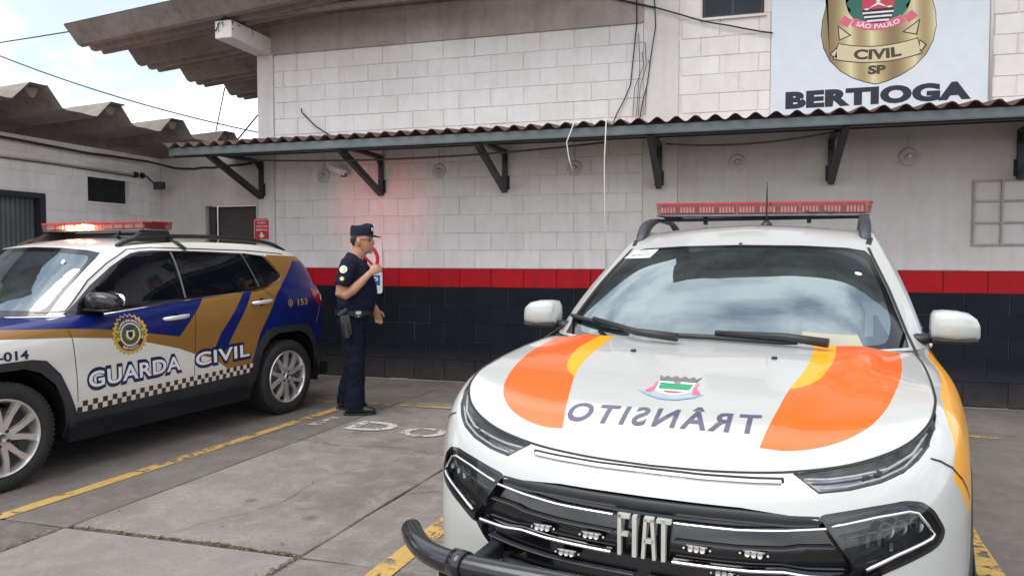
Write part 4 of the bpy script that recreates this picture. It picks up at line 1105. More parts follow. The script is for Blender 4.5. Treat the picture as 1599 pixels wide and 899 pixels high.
# ================================================================ the patrol SUV at the left
M['suv_white'] = paint('suv_white_paint', (.66, .65, .61)); M['suv_blue'] = paint('suv_blue_wrap', (.0015, .010, .115), .4, dirt=.03, coat=.45); M['suv_gold'] = paint('suv_gold_wrap', (.25, .125, .028), .4, dirt=.06, coat=.5)
M['clad'] = simple('textured_grey_cladding', (.018, .021, .024), .55, var=.5, vs=7, bmp=.2, bs=300)
M['decal_white'] = simple('decal_white', (.72, .74, .78), .35, coat=.5, var=.03); M['decal_navy'] = simple('decal_navy', (.010, .012, .05), .35, coat=.5, var=.05)
M['decal_black'] = simple('decal_black', (.018, .012, .018), .35, coat=.5, var=.05); M['decal_gold'] = simple('decal_gold', (.50, .36, .05), .35, coat=.5, var=.12, vs=40)
M['decal_red'] = simple('decal_dark_red', (.10, .01, .02), .35, coat=.5); M['decal_green'] = simple('decal_green', (.05, .10, .03), .35, coat=.5); M['gap'] = simple('panel_gap', (.008, .008, .009), .7)
M['lens_red'] = simple('red_lens', (.30, .012, .02), .12, coat=1, spec=.7)
M['handle_bright'] = simple('bright_handle', (.75, .76, .78), .2, .35, coat=.5, var=.04); M['mirror_black'] = simple('mirror_black', (.010, .011, .014), .22, coat=.3)
suv = thing('patrol_suv', 'patrol suv in white, blue and gold livery reading GUARDA CIVIL, parked at the left', 'car', (-5.417, 2.775, 0), rad(-7.65))
sh = Shell(JEEP)
right = lambda c, n: c.x > .35 and n.x > .12
left = lambda c, n: c.x < -.35 and n.x < -.12
WB, A0 = 2.656, .90
YR = A0+WB
def both(P, ax, tag_=None, mat=None, ymax=None, zmax=9):
    sh.cut(P, ax, lambda c, n: right(c, n) and c.z < zmax, tag_, mat); sh.cut(P, ax, lambda c, n: left(c, n) and c.z < zmax, tag_, mat)
# livery: 0 white, 1 blue, 2 gold, 3 cladding
gold_top = [(-.1, 1.03), (.9, 1.034), (1.38, 1.005), (1.63, .98), (2.01, .915), (2.27, .866), (2.29, .861), (2.46, 1.035), (2.583, 1.162), (2.64, 1.22)]
gold_bot = [(-.1, .965), (.9, .976), (1.384, .943), (1.707, .907), (2.0, .845), (2.288, .766), (2.43, .709), (2.60, .655), (2.70, .60), (2.76, .555), (2.82, .52), (3.09, .50)]
blue_zone = [(-.2, 1.3), (-.2, 1.03)]+gold_top[1:]+[(2.64, 1.30)]
both([(-.2, 1.36), (2.2, 1.36), (2.9, 1.7), (4.6, 1.7), (4.6, .3), (3.09, .3)]+gold_bot[::-1]+[(-.2, .97)], (1, 2), None, 2, zmax=1.515)
both(blue_zone, (1, 2), None, 1)
both([(3.039, 1.195), (2.726, .848), (2.664, .74), (2.60, .66), (2.74, .66), (2.804, .734), (2.869, .835), (3.153, 1.222), (3.15, 1.26)], (1, 2), None, 1)
both([(3.06, .48), (3.086, .569), (3.188, .805), (3.426, 1.147), (3.693, 1.373), (3.80, 1.46), (4.8, 1.46), (4.8, .3), (3.06, .3)], (1, 2), None, 1)
rear_sel = lambda c, n: c.y > 3.9 and n.y > .35 and c.z < 1.5
for f in sh.bm.faces:
    c = f.calc_center_median()
    if c.y > 4.0 and c.z < 1.45 and f.material_index == 0: f.material_index = 1
    if c.y < 1.42 and c.z > .985 and f.normal.z > .15 and f.material_index == 0 and c.z < 1.10: f.material_index = 1
# white roof band and pillars stay white above this line
both([(1.30, 1.07), (1.41, 1.087), (1.47, 1.12), (1.64, 1.285), (1.82, 1.412), (2.02, 1.515), (2.2, 1.54), (3.2, 1.530), (3.42, 1.52), (3.72, 1.512), (3.95, 1.505), (4.6, 1.52), (4.6, 2), (.9, 2), (.9, 1.12)], (1, 2), None, 0)
# checker band and cladding
cb0, cb1 = (1.408, .414), (3.127, .467)
sill_line = [(1.30, .40), cb0, cb1, (3.30, .47)]
both([(1.30, .1), (1.30, .41)]+[cb0, cb1]+[(3.3, .47), (3.3, .1)], (1, 2), None, 3)
both([(-.3, .1), (-.3, .50), (.45, .50), (.45, .1)], (1, 2), None, 3)
both([(3.9, .1), (3.9, .60), (4.8, .60), (4.8, .1)], (1, 2), None, 3)
for f in sh.bm.faces:
    c = f.calc_center_median()
    if c.z < .47 and (c.y < .5 or c.y > 3.9): f.material_index = 3
arch_o = [(-.53, .10), (-.50, .42), (-.44, .58), (-.38, .71), (-.28, .80), (-.20, .825), (.20, .828), (.29, .81), (.385, .71), (.45, .56), (.50, .42), (.53, .10)]
arch_i = [(-.44, .08), (-.435, .34), (-.405, .50), (-.35, .64), (-.25, .735), (-.14, .775), (.14, .775), (.25, .735), (.35, .64), (.405, .50), (.435, .34), (.44, .08)]
for yc in (A0, YR):
    dz = .02 if yc > 2 else 0
    both([(yc+a, b+dz) for a, b in arch_o], (1, 2), 30, 3, zmax=1.0)
    both([(yc+a, b+dz*.5) for a, b in arch_i], (1, 2), 31, None, zmax=1.0)
bmesh.ops.delete(sh.bm, geom=[f for f in sh.bm.faces if f[sh.reg] == 31], context='FACES')
# windows: one black band, panes inside it
DLO = [(1.414, 1.088), (1.603, 1.084), (2.404, 1.152), (3.165, 1.196), (3.30, 1.215), (3.50, 1.285), (3.545, 1.315), (3.52, 1.36), (3.384, 1.511), (3.186, 1.532), (2.63, 1.549), (2.22, 1.552), (2.10, 1.545), (2.01, 1.528), (1.92, 1.487), (1.81, 1.426), (1.626, 1.296), (1.50, 1.18), (1.40, 1.10)]
both(DLO, (1, 2), 10)
w_front = [(1.66, 1.105), (2.375, 1.168), (2.352, 1.532), (2.22, 1.535), (2.10, 1.526), (2.01, 1.508), (1.92, 1.468), (1.81, 1.405), (1.66, 1.28)]
w_tri = [(1.47, 1.105), (1.62, 1.105), (1.62, 1.262), (1.56, 1.21), (1.47, 1.135)]
w_rear = [(2.425, 1.172), (3.215, 1.215), (3.105, 1.520), (2.63, 1.531), (2.395, 1.532)]
w_q = [(3.345, 1.245), (3.50, 1.305), (3.51, 1.345), (3.375, 1.495), (3.215, 1.513)]
for i, P in enumerate((w_front, w_rear, w_q)): both(rounded(P, .012, 2), (1, 2), 11+i)
# windscreen and rear glass
wsP = [(-.725, 1.09), (-.55, 1.086), (0, 1.076), (.55, 1.086), (.725, 1.09), (.718, 1.13), (.622, 1.48), (.60, 1.532), (.52, 1.552), (.3, 1.570), (0, 1.577), (-.3, 1.570), (-.52, 1.552), (-.60, 1.532), (-.622, 1.48), (-.718, 1.13)]
wsel = lambda c, n: c.y < 2.05 and n.y < -.25 and c.z > 1.06
sh.cut(wsP, (0, 2), wsel, 14)
wsI = rounded(offset_poly([(-.70, 1.115), (0, 1.115), (.70, 1.115), (.615, 1.46), (.57, 1.525), (.3, 1.548), (0, 1.556), (-.3, 1.548), (-.57, 1.525), (-.615, 1.46)], .012), .05, 4)
sh.cut(wsI, (0, 2), wsel, 15)
sh.cut([(-.56, 1.24), (.56, 1.24), (.50, 1.49), (-.50, 1.49)], (0, 2), lambda c, n: c.y > 3.7 and n.y > .2, 16)
# lamps
both([(3.94, 1.19), (4.06, 1.165), (4.16, 1.12), (4.30, 1.04), (4.30, .99), (4.16, .985), (4.05, 1.01), (3.97, 1.09)], (1, 2), 17)
sh.cut([(.82, .80), (.50, .80), (.47, .88), (.55, .915), (.74, .925), (.84, .90)], (0, 2), lambda c, n: c.y < .55, 18); sh.cut(mir([(.82, .80), (.50, .80), (.47, .88), (.55, .915), (.74, .925), (.84, .90)]), (0, 2), lambda c, n: c.y < .55, 18)
sh.cut([(-.46, .79), (.46, .79), (.44, .885), (-.44, .885)], (0, 2), lambda c, n: c.y < .4, 19)
# doors
d1 = [(1.342+.0, 1.075), (1.384, .951), (1.408, .70), (1.414, .36), (2.426, .36), (2.43, .50), (2.452, .85), (2.463, 1.046), (2.405, 1.150), (1.603, 1.083), (1.43, 1.087)]
d2_ = [(2.426, .36), (2.43, .50), (2.452, .85), (2.463, 1.046), (2.405, 1.152), (3.165, 1.195), (3.255, 1.21), (3.335, 1.16), (3.418, 1.104), (3.475, .98), (3.500, .87), (3.30, .83), (3.18, .72), (3.10, .58), (3.06, .42), (3.05, .36)]
both(d1, (1, 2), 40); both(d2_, (1, 2), 41)
mats = [M['suv_white'], M['suv_blue'], M['suv_gold'], M['clad']]
seal = M['gloss_black']
wo = sh.take(14, 'windscreen_frit', M['gloss_black'], suv, .002)
M['screen_glass'] = None
def screen_mat():
    m, t, b = NT('windscreen_glass'); t.nodes.remove(b); out = [n for n in t.nodes if n.type == 'OUTPUT_MATERIAL'][0]
    gl = t.nodes.new('ShaderNodeBsdfGlossy'); gl.inputs['Roughness'].default_value = .015; gl.inputs['Color'].default_value = (.74, .90, .97, 1)
    tr = t.nodes.new('ShaderNodeBsdfTransparent'); tr.inputs['Color'].default_value = (.42, .50, .47, 1)
    fr = t.nodes.new('ShaderNodeFresnel'); fr.inputs['IOR'].default_value = 3.4
    p = pos(t, True); n = noise(t, 2.0, 3, .5, p); bp = t.nodes.new('ShaderNodeBump'); bp.inputs['Strength'].default_value = .04; bp.inputs['Distance'].default_value = .02; lnk(t, n, bp.inputs['Height']); lnk(t, bp.outputs[0], gl.inputs['Normal'])
    # bluish diffuse haze, put in to brighten the screen like reflected sky
    df = t.nodes.new('ShaderNodeBsdfDiffuse'); df.inputs['Color'].default_value = (.42, .52, .56, 1)
    m1 = t.nodes.new('ShaderNodeMixShader'); lnk(t, fr.outputs[0], m1.inputs[0]); lnk(t, tr.outputs[0], m1.inputs[1]); lnk(t, gl.outputs[0], m1.inputs[2])
    m2 = t.nodes.new('ShaderNodeMixShader'); lnk(t, ramp(t, noise(t, 5, 6, .7, p), [(.3, (.02,)*3), (.8, (.09,)*3)]), m2.inputs[0]); lnk(t, m1.outputs[0], m2.inputs[1]); lnk(t, df.outputs[0], m2.inputs[2])
    lnk(t, m2.outputs[0], out.inputs[0]); return m
M['screen_glass'] = screen_mat()
wsg = sh.take(15, 'windscreen', M['screen_glass'], suv, .002)
bnd = sh.takes(10, 'window_surround', M['gloss_black'], suv, .004, seal)
for t_, nm in ((11, 'window'), (12, 'window'), (13, 'window')): sh.takes(t_, nm, M['glass_dark'], suv, .008, seal)
sh.take(16, 'rear_window', M['glass_dark'], suv, .004, seal)
tl = sh.takes(17, 'tail_light', M['lens_red'], suv, -.006, M['lens_red'])
M['lens_clear'] = simple('lamp_lens', (.16, .17, .19), .06, .3, coat=1)
sh.takes(18, 'headlight', M['lens_clear'], suv, -.003, M['gloss_black']); sh.take(19, 'grille', M['gloss_black'], suv, .012, M['gloss_black'])
for f in sh.bm.faces:
    if f[sh.reg] == 30 and f.calc_center_median().y > 2.2: f[sh.reg] = 32
for t_ in (30, 32): sh.takes(t_, 'arch_cladding', M['clad'], suv, -.012, M['clad'])
dr1, dr1b = sh.takes(40, 'door', mats, suv, 0, None, True); dr2, dr2b = sh.takes(41, 'door', mats, suv, 0, None, True)
body = sh.finish('body', mats, suv)
# panel gaps and bright lines
S2 = lambda P, sg=1, off=0: [sh.side(y, z, off, sg) for y, z in dens(P, .03)]
for sg_ in (1, -1):
    sh.ribbon('panel_gap', S2([(1.342, 1.075), (1.384, .951), (1.408, .70), (1.414, .40)], sg_), M['gap'], suv, .006)
    sh.ribbon('panel_gap', S2([(2.405, 1.150), (2.463, 1.046), (2.452, .85), (2.43, .50), (2.426, .36)], sg_), M['gap'], suv, .006)
    sh.ribbon('panel_gap', S2([(3.255, 1.205), (3.335, 1.16), (3.418, 1.104), (3.475, .98), (3.505, .86)], sg_), M['gap'], suv, .006)
sh.ribbon('belt_trim', S2([(1.60, 1.078), (2.404, 1.146), (3.165, 1.189), (3.30, 1.208), (3.51, 1.280), (3.556, 1.315), (3.53, 1.37), (3.395, 1.515)]), M['chrome'], suv, .008, .003)
sh.ribbon('pillar_trim', S2([(2.405, 1.165), (2.370, 1.540)]), M['grey_metal'], suv, .018, .001)
sh.ribbon('pillar_trim', S2([(3.24, 1.22), (3.125, 1.53)]), M['grey_metal'], suv, .012, .001)
sh.ribbon('rain_gutter', S2([(1.30, 1.115), (1.42, 1.12), (1.62, 1.33), (1.80, 1.455), (2.0, 1.558), (2.2, 1.575), (3.2, 1.558), (3.7, 1.528)]), M['gloss_black'], suv, .010, .002)
sh.ribbon('fuel_gap', [sh.side(4.16+.06*0+.0, z) for z in (.9, .95)], M['gap'], suv, .004)
sh.ribbon('bumper_gap', S2([(4.08, 1.0), (4.05, .92), (4.0, .84)]), M['decal_white'], suv, .004)
# checker band
bm = bmesh.new(); nck = 44; Lx = cb1[0]-cb0[0]
bmw = bmesh.new()
for r_ in (0, 1):
    for k in range(nck):
        y0 = cb0[0]+Lx*k/nck; y1 = cb0[0]+Lx*(k+1)/nck; zb_ = cb0[1]+(cb1[1]-cb0[1])*k/nck+.039*r_+.002
        q = [sh.side(a, b_, .0012) for a, b_ in ((y0, zb_), (y1, zb_), (y1, zb_+.039), (y0, zb_+.039))]
        if None in q: continue
        tb = bm if (k+r_) % 2 == 0 else bmw
        tb.faces.new([tb.verts.new(v) for v in q])
from_bm('checker_band', bm, M['decal_black'], suv); from_bm('checker_band', bmw, simple('decal_cream', (.62, .56, .48), .4, coat=.4), suv)
# lettering
tx = lambda y0, z0, sl, off: (lambda u, v: sh.side(y0+u, z0+sl*u+v, off))
for off, bold, mt in ((.0018, .085, 'decal_navy'), (.0030, .020, 'decal_white')):
    bm = bmesh.new(); e = .014 if bold > .05 else 0
    text_bm(bm, 'GUARDA', .80+2*e, .112+2*e, tx(1.495-e, .580-e, .026, off), bold=bold, maxe=.03, sp=1.06); from_bm('word_guarda', bm, M[mt], suv)
    bm = bmesh.new(); text_bm(bm, 'CIVIL', .60+2*e, .108+2*e, tx(2.445-e, .604-e, .026, off), bold=bold, maxe=.03, sp=1.06); from_bm('word_civil', bm, M[mt], suv)
bm = bmesh.new(); text_bm(bm, 'GC-014', .345, .058, tx(.735, .838, 0, .0018), bold=.03, maxe=.03); from_bm('fleet_number', bm, M['decal_navy'], suv)
bm = bmesh.new(); text_bm(bm, '153', .15, .062, tx(3.705, 1.030, .01, .0018), bold=.01, maxe=.03)
for k in range(24):
    a0, a1 = 2*PI*k/24, 2*PI*(k+1)/24
    q = [sh.side(3.60+r_*math.cos(a), 1.055+r_*math.sin(a), .0018) for r_, a in ((.028, a0), (.034, a0), (.034, a1), (.028, a1))]
    if None not in q: bm.faces.new([bm.verts.new(v) for v in q])
q = [sh.side(3.60+a, 1.055+b_, .0018) for a, b_ in ((-.012, -.015), (.006, -.018), (.014, .012), (-.004, .018))]; bm.faces.new([bm.verts.new(v) for v in q])
from_bm('phone_number', bm, M['decal_gold'], suv)
# seal on the front door
SY, SZ = 1.842, .922
def disc(name, r0, r1, mat, off, n=48, a0=0, a1=360, teeth=0):
    bm = bmesh.new(); A = []; B = []
    for k in range(n+1):
        a = rad(a0+(a1-a0)*k/n); rr_ = r1+(teeth if k % 2 else 0)
        A.append(sh.side(SY+r0*math.cos(a), SZ+r0*math.sin(a), off)); B.append(sh.side(SY+rr_*math.cos(a), SZ+rr_*math.sin(a), off))
    for k in range(n):
        q = [A[k], B[k], B[k+1], A[k+1]] if r0 > 0 else [A[k], B[k], B[k+1]]
        bm.faces.new([bm.verts.new(v) for v in q])
    return from_bm(name, bm, mat, emb)
emb = from_bm('door_emblem', bmesh.new(), M['decal_gold'], suv)
disc('gold_rays', .0, .138, M['decal_gold'], .0020, 48, teeth=.018)
disc('dark_ring', .088, .120, M['decal_red'], .0028, 24, 22, 158); disc('dark_ring', .088, .120, M['decal_red'], .0028, 24, 202, 338)
disc('inner_ring', .078, .086, M['decal_white'], .0028, 36); disc('wreath', .042, .074, M['decal_green'], .0028, 36)
bm = bmesh.new()
q = [sh.side(SY+a, SZ+b_, .0034) for a, b_ in ((-.032, .03), (.032, .03), (.032, -.01), (0, -.042), (-.032, -.01))]; bm.faces.new([bm.verts.new(v) for v in q]); from_bm('small_shield', bm, M['decal_white'], emb)
bm = bmesh.new()
for P in ([(-.022, .022), (.022, .022), (.02, -.008), (0, -.03), (-.02, -.008)], [(-.03, .045), (-.03, .06), (-.015, .05), (0, .066), (.015, .05), (.03, .06), (.03, .045)]):
    q = [sh.side(SY+a, SZ+b_, .0040) for a, b_ in P]; bm.faces.new([bm.verts.new(v) for v in q])
for sx_ in (-1, 1):
    for i in range(3):
        for j in range(3):
            if (i+j) % 2: continue
            a, b_ = sx_*.105+(i-1.5)*.014, -.014+j*.012
            q = [sh.side(SY+a+c_, SZ+b_+d_, .0036) for c_, d_ in ((0, 0), (.013, 0), (.013, .011), (0, .011))]; bm.faces.new([bm.verts.new(v) for v in q])
from_bm('lion_and_crown', bm, M['decal_black'], emb)
def ring_text(s, r, H, a0, a1, inward):
    bm = bmesh.new(); v, f = text2d(s, .02); wd = v[:, 0].max(); vs = []
    for x, y in v:
        a = rad(a0+(a1-a0)*x/wd); rr_ = r+(y*H if not inward else -y*H); c = sh.side(SY+rr_*math.cos(a), SZ+rr_*math.sin(a), .0036); vs.append(bm.verts.new(c))
    for q in f:
        try: bm.faces.new([vs[i] for i in q])
        except ValueError: pass
    return from_bm('ring_text', bm, M['decal_white'], emb)
ring_text('GUARDA CIVIL MUNICIPAL', .096, .016, 155, 25, False); ring_text('BERTIOGA', .112, .016, 232, 308, True)
# handles, mirror
handle_part(dr1, sh, 2.26, 1.020, .25, M['handle_bright'], 1, .012); handle_part(dr2, sh, 3.215, 1.090, .25, M['handle_bright'], 1, .010)
handle_part(dr1b, sh, 2.265, 1.018, .215, M['chrome'], -1, .012); handle_part(dr2b, sh, 3.225, 1.088, .215, M['chrome'], -1, .010)
for sg_ in (1, -1): mirror_part(suv, sg_, 1.60, 1.185, M['mirror_black'], (.17, .066, .07), .78, 1.04)
# roof rails, cross bar, strap, light bar
for sg_ in (1, -1):
    bm = bmesh.new(); pts = []
    for y, dz in ((1.98, .005), (2.06, .030), (2.2, .045), (2.6, .05), (3.1, .05), (3.5, .048), (3.72, .035), (3.86, .006)):
        c = sh.top(sg_*.60, y, 0); pts.append((sg_*.60, y, c.z+dz))
    tube(bm, crs(pts, 4), .019, 10); from_bm('roof_rail', bm, M['black_plastic'], suv)
YB = 2.35
def lightbar(root, yb, zc, hw, lit, xoff=0, dep=.15, ht=.052, name='light_bar'):
    t_ = bpy.data.objects.new(name, None); COL.objects.link(t_); t_.parent = root; t_.location = (xoff, yb, zc)
    return t_
def solid_red(name, col, em=0, emc=(1, .1, .05)):
    m, t, b = NT(name); b.inputs['Base Color'].default_value = (*col, 1); b.inputs['Roughness'].default_value = .12; b.inputs['Coat Weight'].default_value = .8
    if em: b.inputs['Emission Color'].default_value = (*emc, 1); b.inputs['Emission Strength'].default_value = em
    return m
def lens_mat(name, tr_, gl_, k=.13):
    m, t, b = NT(name); t.nodes.remove(b); out = [n for n in t.nodes if n.type == 'OUTPUT_MATERIAL'][0]
    tr = t.nodes.new('ShaderNodeBsdfTransparent'); tr.inputs['Color'].default_value = (*tr_, 1); gl = t.nodes.new('ShaderNodeBsdfGlossy'); gl.inputs['Roughness'].default_value = .06
    df = t.nodes.new('ShaderNodeBsdfDiffuse'); df.inputs['Color'].default_value = (*gl_, 1); lw = t.nodes.new('ShaderNodeFresnel'); lw.inputs['IOR'].default_value = 1.55
    a = t.nodes.new('ShaderNodeMixShader'); a.inputs[0].default_value = k; lnk(t, tr.outputs[0], a.inputs[1]); lnk(t, df.outputs[0], a.inputs[2])
    c = t.nodes.new('ShaderNodeMixShader'); lnk(t, lw.outputs[0], c.inputs[0]); lnk(t, a.outputs[0], c.inputs[1]); lnk(t, gl.outputs[0], c.inputs[2]); lnk(t, c.outputs[0], out.inputs[0]); return m
M['lens_bar'] = lens_mat('red_bar_lens', (1, .62, .62), (.70, .16, .18)); M['lens_bar_top'] = lens_mat('red_bar_cover', (.85, .12, .14), (.60, .012, .03), .6)
M['led_off'] = simple('led_module', (.80, .78, .74), .3, .15, var=.25, vs=60); M['tray_dark'] = simple('bar_tray', (.10, .02, .025), .5); M['led_lit'] = solid_red('led_lit', (1, .4, .25), 40, (1, .22, .08)); M['led_core'] = solid_red('led_core', (1, .8, .6), 110, (1, .62, .34))
def build_lightbar(root, yb, zc, hw, lit=(), xoff=0.0, tilt=0.0, dep=.145, ht=.050):
    """light bar part: base tray, red lens, cover, LED modules"""
    bm = bmesh.new(); T_ = Matrix.Translation((xoff, yb, zc)) @ Matrix.Rotation(tilt, 4, 'Y')
    bx(bm, -hw*.985, hw*.985, -dep*.9, dep*.9, -ht/2-.012, -ht/2+.002, .005, M=T_)
    base = from_bm('light_bar', bm, M['grey_metal'], root)
    def outl(h, s): 
        a = hw*s; b_ = dep*s; return [(-a, -b_*.55), (-a*.97, -b_), (a*.97, -b_), (a, -b_*.55), (a, b_*.55), (a*.97, b_), (-a*.97, b_), (-a, b_*.55)]
    bm = bmesh.new(); A = [bm.verts.new(T_ @ Vector((x, y, -ht/2+.002))) for x, y in outl(0, .99)]; B_ = [bm.verts.new(T_ @ Vector((x, y, ht/2))) for x, y in outl(0, 1)]
    for k in range(8): bm.faces.new((A[k], A[(k+1) % 8], B_[(k+1) % 8], B_[k]))
    from_bm('red_lens', bm, M['lens_bar'], base)
    bm = bmesh.new(); prism(bm, outl(0, 1.006), ht/2, ht/2+.012, lambda u, v, h: T_ @ Vector((u, v, h))); fixn(bm); from_bm('cover', bm, M['lens_bar_top'], base); bm = bmesh.new(); bx(bm, -hw*.95, hw*.95, -dep*.50, dep*.50, -ht/2+.004, ht/2-.006, M=T_); from_bm('core', bm, M['tray_dark'], base)
    bmo, bml, bmc = bmesh.new(), bmesh.new(), bmesh.new(); n = 10
    for k in range(n):
        xc = -hw*.86+2*hw*.86*k/(n-1)
        for fb in (-1, 1):
            on = (k in lit and fb < 0)
            tb = bml if on else bmo
            for q in range(5 if not on else 1):
                w_ = hw*.075 if not on else hw*.064
                x0 = xc-w_+2*w_*q/5 if not on else xc-w_; x1 = x0+2*w_/5-.006 if not on else xc+w_
                y0 = fb*dep*.70; bx(tb, x0, x1, min(y0, y0+fb*.02), max(y0, y0+fb*.02), -ht*.34, ht*.30, .003, M=T_)
            if on: bx(bmc, xc-hw*.045, xc+hw*.045, fb*dep*.70-.024, fb*dep*.70-.020, -ht*.22, ht*.18, .002, M=T_)
        if k in (3, 6): bx(bmo, xc+hw*.095, xc+hw*.10, -dep*.93, dep*.93, -ht/2, ht/2, M=T_)
    from_bm('led_modules', bmo, M['led_off'], base)
    if lit: from_bm('lit_leds', bml, M['led_lit'], base); from_bm('lit_cores', bmc, M['led_core'], base)
    else: bml.free(); bmc.free()
    return base
build_lightbar(suv, YB, 1.752, .635, (2, 3, 4))
for sg_ in (1, -1):
    bm = bmesh.new(); zt = sh.top(sg_*.60, YB, 0).z
    # wedge-shaped feet that carry the bar
    prism(bm, [(YB-.28, zt+.006), (YB-.10, zt+.10), (YB+.11, zt+.10), (YB+.17, zt+.012)], .03, -.03, lambda u, v, h: (sg_*.575+h, u, v)); fixn(bm)
    from_bm('bar_foot', bm, M['black_plastic'], suv)
    P_ = [sh.top(sg_*.58, YB+.10, .03), sh.proj((sg_*3, YB+.13, 1.612), (-sg_, 0, 0), .008), sh.proj((sg_*3, YB+.16, 1.575), (-sg_, 0, 0), .007), sh.proj((sg_*3, YB+.18, 1.556), (-sg_, 0, 0), .006)]
    sh.ribbon('strap', P_, M['black_plastic'], suv, .045, .004)
bm = bmesh.new(); tube(bm, [(-.6, YB, 1.690), (.6, YB, 1.690)], .014, 8); from_bm('cross_bar', bm, M['black_plastic'], suv)
bm = bmesh.new(); tube(bm, [(.30, YB-.1, 1.70), (.31, YB-.13, 1.685), (.27, YB-.12, 1.665), (.28, YB-.08, 1.655)], .012, 6); from_bm('siren_lead', bm, M['cable'], suv)
# the rear-facing flash of the bar reaches the wall behind the officer
lp = bpy.data.lights.new('light_bar_flash', 'SPOT'); lp.energy = 48; lp.color = (1, .06, .05); lp.spot_size = rad(32); lp.spot_blend = 1; lp.shadow_soft_size = .04
lo = bpy.data.objects.new('light_bar_flash', lp); COL.objects.link(lo); lo.parent = suv; lo.location = (.45, YB+.2, 1.76)
Rz = Matrix.Rotation(rad(-7.65), 4, 'Z').inverted(); dw = Rz @ (Vector((-4.12, 8.3, 2.02))-(Vector((-5.417, 2.775, 0))+Matrix.Rotation(rad(-7.65), 4, 'Z') @ Vector((.45, YB+.2, 1.76))))
lo.rotation_euler = dw.to_track_quat('-Z', 'Y').to_euler()
# arches, underbody, cabin
def liners(root, axles, r, sgs=(1, -1), xi=.50, xo=.90):
    for yc in axles:
        for sg_ in sgs:
            bm = bmesh.new(); n = 18; A = []; B_ = []
            for k in range(n+1):
                a = PI*(-.06+1.12*k/n); p_ = (yc+r*math.cos(a), .34+r*math.sin(a)); A.append(bm.verts.new((sg_*xo, *p_))); B_.append(bm.verts.new((sg_*xi, *p_)))
            for k in range(n): bm.faces.new((A[k], A[k+1], B_[k+1], B_[k]))
            bm.faces.new(B_); from_bm('wheel_liner', bm, M['room_dark'], root)
liners(suv, (A0, YR), .45)
bm = bmesh.new(); bx(bm, -.88, .88, 1.36, 3.08, .22, .34); bx(bm, -.48, .48, .25, 4.2, .24, .40); bx(bm, -.8, .8, .2, .42, .26, .40); bx(bm, -.8, .8, 4.02, 4.28, .28, .4); from_bm('underbody', bm, M['room_dark'], suv)
for yc in (A0, YR):
    for sg_ in (1, -1): make_wheel(suv, sg_*.905, yc, .352, .245, .21, sg_, rot=(.45 if yc < 2 else .95))
def cabin(root, y0, y1, zf, hw):
    bm = bmesh.new(); bx(bm, -hw, hw, y0, y0+.62, zf-.22, zf-.03, .05, 3); o = from_bm('dashboard', bm, M['black_plastic'], root, True)
    for x in (-.36, .36):
        bm = bmesh.new(); bx(bm, x-.24, x+.24, y0+1.10, y0+1.24, zf-.55, zf+.10, .06, 3); bx(bm, x-.12, x+.12, y0+1.13, y0+1.22, zf+.13, zf+.30, .04, 3); bx(bm, x-.25, x+.25, y0+.65, y0+1.15, zf-.62, zf-.45, .05, 2); from_bm('seat', bm, M['room_dark'], root, True)
    bm = bmesh.new(); R_ = Matrix.Translation((.36, y0+.66, zf-.08)) @ Matrix.Rotation(rad(62), 4, 'X'); prof = [(.17+.014*math.cos(a), .014*math.sin(a)) for a in (2*PI*k/8 for k in range(8))]; lathe(bm, prof, 28, R_, closed=True); bx(bm, -.16, .16, -.02, .02, -.01, .01, M=R_); from_bm('steering_wheel', bm, M['black_plastic'], root, True)
    bm = bmesh.new(); bx(bm, -.125, .125, y0+.70, y0+.735, zf+.29, zf+.365, .012, 2); tube(bm, [(0, y0+.73, zf+.34), (0, y0+.76, zf+.41)], .01, 6); from_bm('rear_view_mirror', bm, M['black_plastic'], root, True)
    bm = bmesh.new(); bx(bm, -hw, hw, y0+.1, y1, zf-.80, zf-.76); bx(bm, -hw*.9, hw*.9, y1-.04, y1, zf-.7, zf+.2); bx(bm, -hw-.02, -hw+.0, y0+.1, y1, zf-.8, zf-.05); bx(bm, hw, hw+.02, y0+.1, y1, zf-.8, zf-.05); from_bm('cabin_floor', bm, M['room_dark'], root)
cabin(suv, 1.16, 3.9, 1.10, .70)
bm = bmesh.new(); lathe(bm, [(0, 0), (.022, 0)], 14, Matrix.Translation(sh.front(.46, 1.46, .004)) @ Matrix.Rotation(rad(60), 4, 'X')); from_bm('windscreen_sticker', bm, M['decal_white'], suv)
